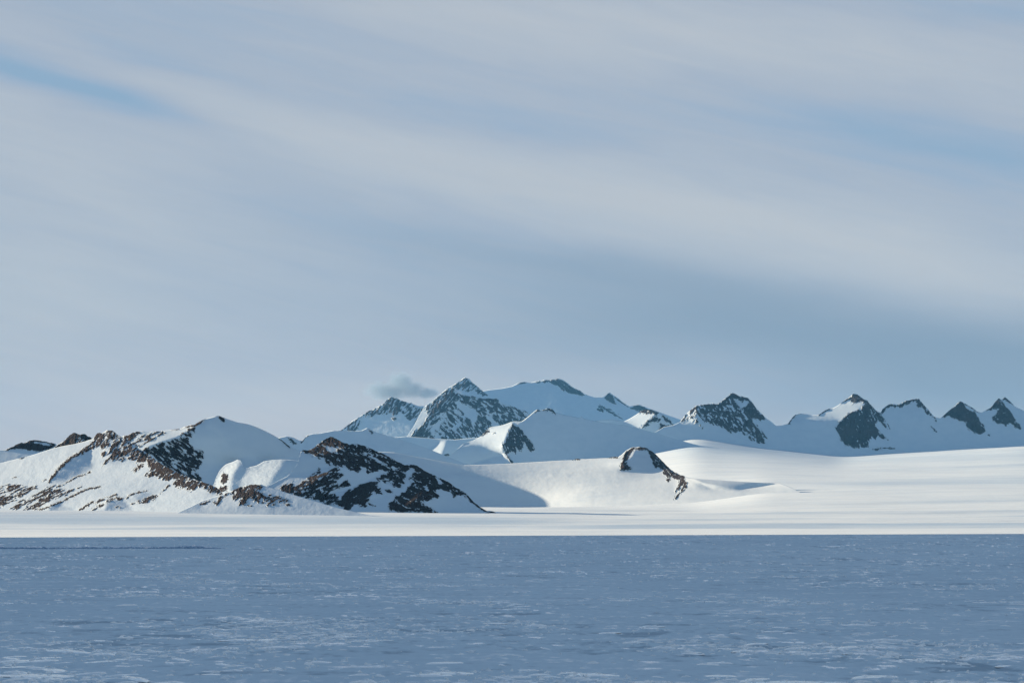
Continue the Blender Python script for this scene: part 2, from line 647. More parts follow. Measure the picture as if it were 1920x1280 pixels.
# sastrugi: low drifts, longer across the wind; crests carry fresh snow, hollows show ice
patch = fbm((Xg + 0.2 * Yg) / 26 + 4, (Yg - 0.6 * Xg) / 75, 3, 3)
patch2 = fbm(Xg / 9, Yg / 22 + 9, 3, 13)
big = fbm(Xg / 3.4 + Yg * 0.02, Yg / 5.5, 3, 21)
fine = fbm(Xg / 0.85 + Yg * 0.05, Yg / 1.9, 4, 33, 0.55)
med = fbm(Xg / 2.0 - Yg * 0.03, Yg / 2.6, 3, 43)
fade = np.clip((1500 - Yg) / 700, 0.25, 1)
lift = 0.5 * big + 0.35 * med + 0.2 * fine
act = np.clip(0.55 + 1.3 * patch + 0.5 * patch2, 0.12, 1.3)
Zg = Zg + 0.16 * lift * act * fade + 0.05 * fine * act * fade
spark = np.clip((med * 0.75 + fine * 0.95 + 0.15 * big - 0.42 + 0.16 * (act - 0.6)) * 4.5, 0, 1.6)
softv = fbm(Xg / 7.0 + 50, Yg / 7.0, 4, 51) * 0.55
holl = np.clip((-(big * 0.8 + med * 0.5) - 0.22 + 0.10 * (act - 0.5)) * 3.0, 0, 1.2) * np.clip(act, 0.3, 1)
drift = spark * np.clip(act, 0.25, 1.1) - holl * 0.85 + softv * 1.3
Pg = np.stack([Xg, Yg, Zg], -1)
qd = grid_quads(*Xg.shape).reshape(-1, 4)
ice = link('ice_sheet', make_mesh('ice_sheet', Pg.reshape(-1, 3), qd, M_ICE, vertex_normals(Pg).reshape(-1, 3), drift.reshape(-1), 'drift'))
ice['kind'] = 'structure'

# thousands of wind-carved snow lips standing on the crust: nobody could count them
rng = np.random.default_rng(11)
n0 = 60000
dpx = rng.uniform(-120, 2040, n0)
dpy = 1007 + 320 * rng.uniform(0, 1, n0) ** 1.35
dY = H * F / (dpy - PY0)
keep0 = dY < 1500
dX = (dpx - PX0) / F * dY
band = fbm((dX + 0.3 * dY) / 45 + 7, (dY - 0.55 * dX) / 30, 4, 71, 0.6) + 0.8 * fbm(dX / 9 + dY / 40, (dY + 0.4 * dX) / 24, 3, 72)
prob = np.clip(0.05 + 1.9 * np.clip(band - 0.10, 0, 1), 0, 1) * (1 - 0.55 * np.clip((dpy - 1080) / 200, 0, 1))
sel = keep0 & (rng.uniform(0, 1, n0) < prob)
dpx, dpy, dY, dX = dpx[sel], dpy[sel], dY[sel], dX[sel]
nd = len(dX)
scale = 2.5 + (dpy - 1004) * 0.062
wpx = scale * rng.lognormal(0, 0.72, nd) * 0.34
hpx = np.clip((0.55 + (dpy - 1004) * 0.0080) * rng.lognormal(0, 0.35, nd), 0.35, 4.5)
W, HH = wpx * dY / F, hpx * dY / F
zi = bilinear(Zg, np.interp(dpx, pxs, np.arange(len(pxs))), np.interp(dY, Yr, np.arange(len(Yr))))
m_ = 9
t_ = np.linspace(-1, 1, m_)
prof_ = (1 - t_ ** 2)[None, :] ** 0.8 * (1 + 0.45 * rng.uniform(-1, 1, (nd, m_)))
prof_ *= 1 + 0.5 * t_[None, :] * rng.uniform(-1, 1, nd)[:, None]
slant = rng.normal(0, 0.35, nd)[:, None] * W[:, None]
xs_ = dX[:, None] + W[:, None] * t_[None, :]
yc_ = dY[:, None] + slant * t_[None, :] * 3
rows_ = []
for off, hz, jit in ((2.4, -0.05, 0.0), (0.9, 0.80, 0.1), (0.0, 1.0, 0.06), (-0.35, 0.55, 0.04), (-0.55, -0.2, 0.0)):
    yy_ = yc_ + off * np.minimum(W, 1.2)[:, None] * (0.4 + 0.6 * (1 - t_ ** 2))[None, :] + jit * rng.uniform(-1, 1, (nd, m_)) * W[:, None]
    zz_ = zi[:, None] + HH[:, None] * hz * prof_ - 0.01
    rows_.append(np.stack([xs_, yy_, zz_], -1))
V_ = np.stack(rows_, 1)                      # drift, row, column, xyz
loc = grid_quads(5, m_).reshape(-1, 4)
Q_ = (np.arange(nd) * 5 * m_)[:, None, None] + loc[None]
M_DRIFT, k, b = new_mat('fresh_snow')
at = k.node('ShaderNodeAttribute', attribute_name='tone')
k.put(b.inputs['Base Color'], k.mix(at.outputs['Fac'], (0.70, 0.79, 0.82, 1), (0.96, 0.98, 0.94, 1)))
b.inputs['Roughness'].default_value = 0.16
b.inputs['Specular IOR Level'].default_value = 0.6
tone = np.repeat(np.clip(rng.normal(0.5, 0.5, nd), 0, 1), 5 * m_)
sd_ = link('snow_drifts', make_mesh('snow_drifts', V_.reshape(-1, 3), Q_.reshape(-1, 4), M_DRIFT, None, tone, 'tone'))
sd_['kind'] = 'stuff'

# the glacier plain behind the rise, climbing towards the range
GX = np.array([-2500, 0, 500, 960, 1150, 1300, 1430, 1580, 1740, 1920, 4000], float)
GY = np.array([2300, 2700, 3300, 4200, 5500, 6800, 7600, 9000, 11000, 13300, 19000, 24500, 27400, 40000], float)
GT = np.array([
    [1020, 1020, 1020, 1018, 1018, 1018, 1017, 1017, 1016, 1016, 1016],
    [1012, 1012, 1012, 1011, 1011, 1011, 1011, 1010, 1010, 1010, 1010],
    [1008, 1008, 1007, 1007, 1007, 1006, 1006, 1006, 1005, 1005, 1005],
    [1002, 1002, 1001, 1000, 1000, 999, 998, 998, 997, 996, 996],
    [990, 990, 989, 988, 988, 988, 987, 987, 986, 985, 985],
    [972, 972, 974, 976, 978, 978, 978, 978, 977, 976, 976],
    [960, 960, 963, 968, 970, 971, 972, 972, 971, 970, 970],
    [954, 954, 958, 962, 963, 963, 962, 961, 960, 958, 958],
    [950, 950, 953, 955, 955, 955, 946, 943, 941, 938, 938],
    [946, 946, 948, 950, 948, 938, 917, 914, 913, 912, 912],
    [943, 943, 944, 944, 905, 880, 880, 885, 884, 880, 880],
    [941, 941, 941, 935, 868, 845, 852, 865, 857, 847, 847],
    [940, 940, 940, 930, 862, 822, 842, 858, 848, 838, 838],
    [935, 935, 935, 925, 862, 815, 832, 848, 838, 828, 828]], float)
gpx = np.concatenate([np.linspace(-2500, -60, 50), np.arange(-55, 1980, 7.0), np.linspace(1985, 4000, 50)])
gY = np.concatenate([np.linspace(2300, 5000, 60), np.geomspace(5020, 27000, 560), np.linspace(27100, 40000, 50)])
A_ = np.stack([np.interp(gY, GY, GT[:, j]) for j in range(len(GX))], 1)
ker = np.hanning(47)
ker /= ker.sum()
Ap = np.pad(A_, [(23, 23), (0, 0)], mode='edge')
A_ = np.stack([np.convolve(Ap[:, j], ker, 'valid') for j in range(len(GX))], 1)
PYt = np.stack([np.interp(gpx, GX, A_[i]) for i in range(len(gY))], 0)
kx = np.hanning(15)
kx /= kx.sum()
PYt = np.stack([np.convolve(np.pad(r, 7, mode='edge'), kx, 'valid') for r in PYt])
PXg, Yg = np.meshgrid(gpx, gY)
Xg = (PXg - PX0) / F * Yg
Zg = H + (PY0 - PYt) / F * Yg
und = fbm(Xg / 1000 + Yg / 2600, Yg / 300 - Xg / 5200, 4, 91, 0.5)
far_s = np.clip(Yg / 12000, 1, 2.2)
und = fbm(Xg / 1000 / far_s + Yg / 2600, Yg / 300 / far_s - Xg / 5200, 4, 91, 0.5)
Zg = Zg + und * far_s * np.clip((Yg - 3000) / 4000, 0, 1) * 10.0 + 0.9 * fbm(Xg / 260, Yg / 90, 3, 92)
Pg = np.stack([Xg, Yg, Zg], -1)
# darker, bluer colour bands lying across the plain
band_tone = np.zeros(PXg.shape)
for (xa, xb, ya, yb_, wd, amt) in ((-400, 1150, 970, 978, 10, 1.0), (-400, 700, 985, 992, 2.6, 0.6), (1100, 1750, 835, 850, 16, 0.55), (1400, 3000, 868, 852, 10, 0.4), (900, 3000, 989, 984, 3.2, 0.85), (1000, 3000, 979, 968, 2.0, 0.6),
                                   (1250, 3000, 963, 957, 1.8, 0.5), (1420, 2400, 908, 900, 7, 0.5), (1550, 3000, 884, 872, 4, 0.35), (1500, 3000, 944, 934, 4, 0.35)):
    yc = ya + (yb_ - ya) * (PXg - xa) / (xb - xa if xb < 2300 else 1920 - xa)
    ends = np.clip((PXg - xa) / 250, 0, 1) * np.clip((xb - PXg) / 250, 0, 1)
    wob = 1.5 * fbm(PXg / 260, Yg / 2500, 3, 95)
    band_tone = np.maximum(band_tone, amt * ends * np.exp(-((PYt - yc + wob) / wd) ** 2))
gl = link('glacier', make_mesh('glacier', Pg.reshape(-1, 3), grid_quads(*Xg.shape).reshape(-1, 4), M_GLACIER, vertex_normals(Pg).reshape(-1, 3), band_tone.reshape(-1), 'band_tone'))
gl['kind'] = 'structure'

# snow ridge added outside the frame, sunward, so its shadow covers the ice sheet
rx_ = np.linspace(-1900, -640, 64)
ry_ = np.linspace(-1500, 2450, 150)
RX, RY = np.meshgrid(rx_, ry_)
cx_ = -1100 + 60 * np.sin(RY / 600)
prof = np.clip(1 - np.abs(RX - cx_) / np.where(RX > cx_, 440, 780), 0, 1)
endf = np.clip((2450 - RY) / 420, 0, 1) ** 0.7 * np.clip((RY + 1500) / 500, 0, 1) ** 0.7
RZ = 470 * prof ** 1.15 * endf * (1 + 0.12 * fbm(RX / 300, RY / 300, 4, 55)) + 6 * fbm(RX / 60, RY / 60, 3, 56) * prof - 2.0
Pg = np.stack([RX, RY, RZ], -1)
qd = grid_quads(*RX.shape).reshape(-1, 4)[:, ::-1]
added_ridge = link('hills', make_mesh('hills', Pg.reshape(-1, 3), qd, M_SNOW))
added_ridge['kind'] = 'structure'

# pressure ridge: a crack with a heaved lip of ice and snow rubble along it
rng = np.random.default_rng(4)
pr = bpy.data.objects.new('pressure_ridge', None)
COL.objects.link(pr)
YP = 905.0
pr.location = ((200 - PX0) / F * YP, YP, float(ice_height(np.array((200 - PX0) / F * YP), np.array(YP))))
pr['label'] = 'long low pressure ridge of heaved ice and white snow rubble crossing the blue ice'
pr['category'] = 'pressure ridge'
pr['kind'] = 'thing'
M_CRACK, k, b = new_mat('blue_ice')
n = k.noise(scaled_pos(k, 1.2, 0.5, 2.0), 1.0, 4.0, 0.6)
k.put(b.inputs['Base Color'], k.mix(k.step(n, 0.45, 0.7), (0.20, 0.33, 0.47, 1), (0.50, 0.62, 0.72, 1)))
b.inputs['Roughness'].default_value = 0.4
M_RUBBLE, k, b = new_mat('snow_rubble')
b.inputs['Base Color'].default_value = (0.84, 0.88, 0.92, 1)
b.inputs['Roughness'].default_value = 0.8
org = np.array(pr.location)
pxl = np.arange(-70, 424, 1.0)
yy = YP + 6 * fbm(pxl / 90, pxl * 0, 3, 61)
xx = (pxl - PX0) / F * yy
zz = ice_height(xx, yy)
taper = np.clip((424 - pxl) / 60, 0, 1) ** 0.6
hgt = (0.50 + 0.22 * fbm(pxl / 9, pxl * 0 + 3, 3, 62) + 0.10 * fbm(pxl / 2.3, pxl * 0 + 3, 2, 63)) * taper
hgt = hgt + 0.30 * np.exp(-((pxl - 365) / 40) ** 2) * (0.6 + 0.6 * fbm(pxl / 5, pxl * 0, 2, 66))
rows = []
for dy, hz in ((-0.5, -0.2), (-0.35, 0.75), (0.15, 1.0), (1.2, 0.95), (4.0, 0.5), (11.0, -0.25)):
    rows.append(np.stack([xx, yy + dy + 0.2 * fbm(pxl / 4, pxl * 0 + dy, 2, 64), zz + hz * hgt * (1 + 0.25 * fbm(pxl / 3, pxl * 0 + dy, 2, 67)) - 0.02], -1))
R_ = np.stack(rows[::-1], 0) - org
qd = grid_quads(R_.shape[0], R_.shape[1]).reshape(-1, 4)
o = link('ice_lip', make_mesh('ice_lip', R_.reshape(-1, 3), qd, M_CRACK, flat=True))
o.parent = pr


def chunk(cx, cy, cz, rx, ry, rz, seed):
    r = np.random.default_rng(seed)
    th = np.linspace(0, 2 * np.pi, 9)[:-1]
    ring = []
    for kk, (hh, rr) in enumerate(((-0.3, 1.0), (0.45, 0.85), (0.95, 0.35))):
        ja = 1 + 0.3 * r.uniform(-1, 1, 8)
        ring.append(np.stack([cx + rx * rr * ja * np.cos(th), cy + ry * rr * ja * np.sin(th), cz + rz * (hh + 0.12 * r.uniform(-1, 1, 8))], -1))
    vv = np.concatenate(ring)
    qs = []
    for kk in range(2):
        for j in range(8):
            qs.append((kk * 8 + j, kk * 8 + (j + 1) % 8, kk * 8 + 8 + (j + 1) % 8, kk * 8 + 8 + j))
    for j in (0, 2, 4):
        pass
    qs += [(16, 17, 18, 19), (16, 19, 20, 23), (20, 21, 22, 23)]
    return vv, np.array(qs)


spots = [(363, 5, 3.6, 0.85), (352, 6, 2.0, 0.5), (372, 5, 2.4, 0.55), (340, 6, 2.5, 0.5), (2, 9, 6.0, 0.8), (64, 9, 7.0, 0.5), (52, 9, 4, 0.6), (75, 9, 4, 0.5),
         (148, 9, 7.0, 0.45), (140, 9, 4, 0.4), (210, 9, 6, 0.4), (226, 9, 6, 0.42), (246, 9, 4, 0.4), (385, 4, 2.5, 0.4), (395, 4, 2.5, 0.35)]
for i in range(46):
    spots.append((rng.uniform(205, 400), rng.uniform(2, 10), rng.uniform(1.0, 3.0), rng.uniform(0.2, 0.42)))
for i in range(30):
    spots.append((rng.uniform(-20, 220), rng.uniform(3, 11), rng.uniform(0.8, 2.4), rng.uniform(0.12, 0.3)))
for i, (px, dy, w, hh) in enumerate(spots):
    y = YP + dy
    x = (px - PX0) / F * y
    z = float(ice_height(np.array(x), np.array(y)))
    vv, qs = chunk(0, 0, 0, w * y / F * 1.25, 0.9, hh * 1.35, 100 + i)
    o = link('snow_block', make_mesh('snow_block', vv, qs, M_RUBBLE, flat=False))
    o.location = (x - org[0], y - org[1], z + 0.12 - org[2])
    o.parent = pr

# ------------------------------------------------------------------ mountains, farthest first
FARG = 'far peaks of the central massif'
# broad far snow mountain with a rocky crest
mountain(50000, P_('870,770 905,733 915,731 940,728 960,724 972,718 982,716 995,717 1010,714 1030,712 1047,710 1055,713 1070,723 1085,732 1100,740 1115,745 1130,745 1136,741 1143,737 1150,741 1165,752 1180,762 1190,759.5 1200,759 1210,763 1235,772 1300,795'),
         850, g0=-0.06, k0=1.55, seed=2, rough=0.35, mat_rock=M_ROCK_FAR,
         tones=[(P_('1095,742 1140,738 1200,770 1300,800 1300,850 1080,850 1060,800'), -0.25, 1.3, 8), (P_('900,740 1000,722 1040,740 1060,790 1000,800 900,790'), 0.02, 1.6, 10)],
         rocks=[rk('1010,715 1030,711 1047,709 1056,713 1071,723 1086,731 1100,740 1090,741 1072,738 1056,733 1050,730 1045,722 1036,720 1030,717 1018,717', amp=1.2, sc=3, ang=-40, st=2.5, bias=-0.3, name='rock_face'),
                rk('970,721 976,716 984,714 993,716 985,719 978,721', amp=0.8, sc=3),
                rk('1003,717 1012,713 1018,716 1008,719', amp=0.9, sc=3),
                rk('1133,746 1137,739 1143,736 1149,742 1152,750 1157,759 1150,757 1141,752', amp=0.8, sc=3, name='rock_face'),
                rk('1150,742 1160,748 1172,757 1184,766 1172,760 1158,751', amp=0.8, sc=3),
                rk('1118,768 1124,758 1131,762 1143,768 1154,775 1168,784 1160,783 1148,777 1136,772 1126,771', amp=1.6, sc=3, ang=-30, bias=-0.4),
                rk('1182,765 1190,758 1202,759 1215,767 1205,772 1192,770', amp=1.0, sc=3, name='rock_face')],
         cuts=[(0, 9999, dict(label='broad pale snow mountain with rocky crest, behind and right of the highest pointed summit', group=FARG))])
# highest pointed summit
mountain(45500, P_('780,775 830,735 845,724 857,718 865,712 873,707.5 877,709 882,713 892,722 905,733 913,739 925,748 960,765'), 820, g0=-0.1, k0=1.3, seed=3, rough=0.4, mat_rock=M_ROCK_FAR,
         tones=[(P_('845,724 873,707 872,760 820,760'), 0.1, 1.5, 3)],
         rocks=[rk('846,724 857,718 865,711 873,707 882,713 893,722 906,733 914,741 905,742 896,736 888,732 880,734 872,732 860,730 852,727', amp=1.8, sc=3, ang=45, st=2, bias=-0.5, cap=1.6, name='rock_face')],
         cuts=[(0, 9999, dict(label='small sharp pyramid summit, the highest point of the range', group=FARG))])
# left far peak
mountain(41000, P_('560,850 600,830 640,806 648,800 655,794 668,785 680,777 690,772 700,767 712,761 720,755 726,749 732,743.5 742,746 752,750 760,753 768,756 771,754 774,758 785,761 795,761 810,765 860,800 900,840'), 880, g0=0.05, k0=1.5, seed=4, rough=0.4, mat_rock=M_ROCK_FAR,
         tones=[(P_('735,745 800,762 860,800 800,800 760,790'), -0.2, 1.3, 4), (P_('670,790 730,785 790,800 760,840 660,840'), 0.1, 1.7, 5)],
         rocks=[rk('636,808 648,799 656,792 668,785 676,783 676,792 670,801 664,808', amp=2.6, sc=3.5, ang=55, st=2.4, bias=-0.6, cap=1.5, name='rock_face'),
                rk('676,781 690,771 705,764 720,755 732,743 745,746 758,752 772,757 785,764 800,768 815,775 806,788 795,795 790,790 782,793 778,782 770,788 764,785 757,775 748,772 741,781 736,775 728,772 716,778 706,776 696,782 690,778', amp=2.6, sc=3.5, ang=50, st=2.4, bias=-0.5, cap=1.7, name='rock_face'),
                rk('733,783 740,781 744,785 738,788', amp=0.8, sc=3), rk('775,792 800,786 812,790 800,800 786,798', amp=2.4, sc=3, ang=30, bias=-0.9)],
         cuts=[(0, 9999, dict(label='far peak with speckled rock crest over a smooth snow bowl, left of the main massif', group=FARG))])
# main rocky massif
mountain(38500, P_('730,845 750,832 765,815 775,800 788,775 796,762 805,758 815,750 824,742 832,735 837,729 842,726 848,724.5 852,729 857,735 866,740 885,743 905,747 925,748 933,746 938,752 945,757 965,763 978,768 988,772 995,778 1010,792 1060,815'), 880, g0=-0.05, k0=1.2, seed=5, rough=0.5, mat_rock=M_ROCK_FAR, relief=3.0,
         tones=[(P_('848,726 838,745 815,770 790,795 770,825 740,840 770,790 796,762'), 0.28, 1.5, 2),
                (P_('852,730 866,742 872,765 852,790 830,815 800,820 800,800 835,765'), -0.5, 1.2, 2),
                (P_('880,770 905,765 895,790 870,800 850,800'), 0.25, 1.4, 2),
                (P_('905,765 930,770 920,800 890,830 880,800'), -0.4, 1.2, 2),
                (P_('930,770 990,778 960,800 925,800'), 0.05, 1.4, 2)],
         rocks=[rk('766,829 775,812 788,799 800,785 812,772 820,760 828,748 836,738 846,733 856,738 862,745 852,752 843,762 836,774 826,785 815,796 804,808 795,818 785,822 776,824', amp=2.6, sc=3.5, ang=48, st=2.6, bias=-0.2, cap=1.8, name='rock_face'),
                rk('800,762 815,750 826,740 837,728 848,724 856,733 846,736 838,745 828,756 818,768 806,778 800,775', amp=2.8, sc=3.5, ang=50, st=2, bias=-0.6, cap=1.4, name='rock_face'),
                rk('858,739 880,741 905,747 920,754 945,758 965,764 982,770 996,778 988,788 975,785 962,780 950,777 938,775 928,770 918,774 905,769 892,765 880,762 870,757 862,752', amp=2.6, sc=3.5, ang=-35, st=2.6, bias=-0.1, cap=1.8, name='rock_face'),
                rk('838,766 850,756 862,768 870,780 866,790 855,796 843,800 836,806 824,812 815,808 826,797 836,785', amp=3.2, sc=3.5, ang=-40, st=2.4, bias=-0.7, cap=1.4, name='rock_face'),
                rk('893,769 901,766 908,772 915,783 921,795 926,805 918,806 910,815 900,822 893,818 888,808 892,795 895,783', amp=2.6, sc=3.2, ang=-55, st=2.4, bias=-0.1, cap=1.8, name='rock_face'),
                rk('916,776 930,778 945,776 962,781 976,787 984,792 970,793 958,796 946,795 936,798 930,790 922,784', amp=2.4, sc=3.2, ang=-60, st=2.4, bias=0.0, cap=1.8, name='rock_face'),
                rk('856,802 868,793 876,782 884,790 886,803 892,818 880,821 868,815 860,812', amp=2.6, sc=3.2, ang=-50, st=2.4, bias=-0.2, cap=1.8, name='rock_face'),
                rk('826,820 836,806 846,802 858,812 870,822 862,828 850,823 840,822 832,826', amp=2.4, sc=3.2, ang=-40, st=2.4, bias=-0.3, cap=1.8, name='rock_face'),
                rk('773,820 784,812 796,809 804,806 808,812 802,819 792,826 782,831 775,827', amp=1.8, sc=3.2, ang=50, st=2, bias=0.2, name='rock_face'),
                rk('802,826 806,816 812,814 816,822 812,831 805,832', amp=1.4, sc=3, name='rock_outcrop'),
                rk('908,750 915,745 928,743 934,750 932,756 920,755', amp=1.6, sc=3, name='rock_face')],
         cuts=[(0, 9999, dict(label='main rocky massif in mid range, steep dark ribs streaked with snow', group=FARG))])
# snow saddle in front of the massif
mountain(32000, P_('560,870 640,850 690,838 718,826 735,820 760,818 790,820 815,822 850,824 900,820 960,815 1000,830'), 920, g0=-0.12, k0=1.5, seed=6, rough=0.25,
         tones=[(P_('755,848 790,845 810,838 825,828 836,826 838,836 834,848 824,867 805,858 780,851'), 0.85, 1.5, 1.6),
                (P_('836,826 870,832 950,845 880,872 840,880 826,866'), -0.45, 1.3, 3), (P_('690,838 735,820 760,830 800,835 780,845 740,846'), 0.1, 1.5, 4)],
         rocks=[rk('822,867 827,858 833,852 841,852 838,859 832,866 826,870', amp=1.6, sc=3, ang=40, bias=0.1), rk('729,845 742,848 741,850 730,848', amp=1, sc=3)],
         cuts=[(0, 9999, dict(label='low snow saddle with one bright sunlit slope, just below the main rocky massif', category='snow saddle'))], name='snow_saddle')
mountain(21000, P_('380,870 440,850 500,838 515,824 526,819.5 537,817.5 550,820 560,825 567,827 572,820 578,815 586,813 600,812 615,809 625,807 640,807 665,808 678,807 688,802 694,804 700,808 720,815 740,820 800,840 900,880'), 920, g0=-0.12, k0=1.25, seed=7, rough=0.2, mat_rock=M_ROCK_FAR,
         tones=[(P_('640,807 688,802 720,860 640,860'), -0.1, 1.4, 4), (P_('690,803 760,822 800,850 720,850'), 0.06, 1.45, 4)],
         rocks=[rk('689,804 695,806 701,812 698,814 692,808', amp=0.6, sc=3), rk('540,820 547,822 556,830 552,833 546,828', amp=1.6, sc=3, ang=-50, bias=-0.2), rk(line='566,829 570,823 577,817', w=1.2, amp=0.6)],
         cuts=[(0, 9999, dict(label='low smooth blue-shaded snow hill behind the long dark rocky hill', category='snow hill'))], name='snow_hill')
# small sunlit snow peak
mountain(30500, P_('1030,830 1060,810 1090,798 1115,789 1130,787 1150,787 1170,790 1178,786 1185,782 1193,777 1200,772 1208,768 1220,768 1230,771 1240,774 1248,779 1256,785 1265,796 1275,796 1290,798 1330,815 1400,842 1500,880'), 930, g0=-0.35, k0=1.2, seed=8, rough=0.15, mat_rock=M_ROCK_FAR,
         tones=[(P_('1110,786 1170,790 1188,778 1210,769 1230,775 1222,783 1210,793 1202,803 1215,815 1180,812 1150,803 1120,795'), 0.85, 1.5, 1.2),
                (P_('1202,803 1240,812 1330,822 1430,845 1430,900 1200,900'), 0.25, 3.0, 5)],
         rocks=[rk('1198,773 1208,766 1222,766 1232,771 1236,775 1228,777 1222,774 1213,777 1207,774', amp=1.6, sc=3, ang=50, bias=0.0, name='rock_face'),
                rk('1201,803 1210,793 1219,784 1230,781 1239,784 1236,789 1226,791 1216,797 1208,802', amp=2.0, sc=3, ang=40, bias=-0.2, name='rock_face'),
                rk('1237,803 1238,795 1246,797 1256,799 1265,800 1262,806 1253,804 1245,805', amp=1.6, sc=3, bias=0.1), rk('1238,776 1248,782 1258,789 1265,799 1258,796 1248,788', amp=1.4, sc=3, ang=-50)],
         cuts=[(0, 9999, dict(label='small rock-topped snow peak with a bright sunlit slope, left of the jagged speckled peak'))])
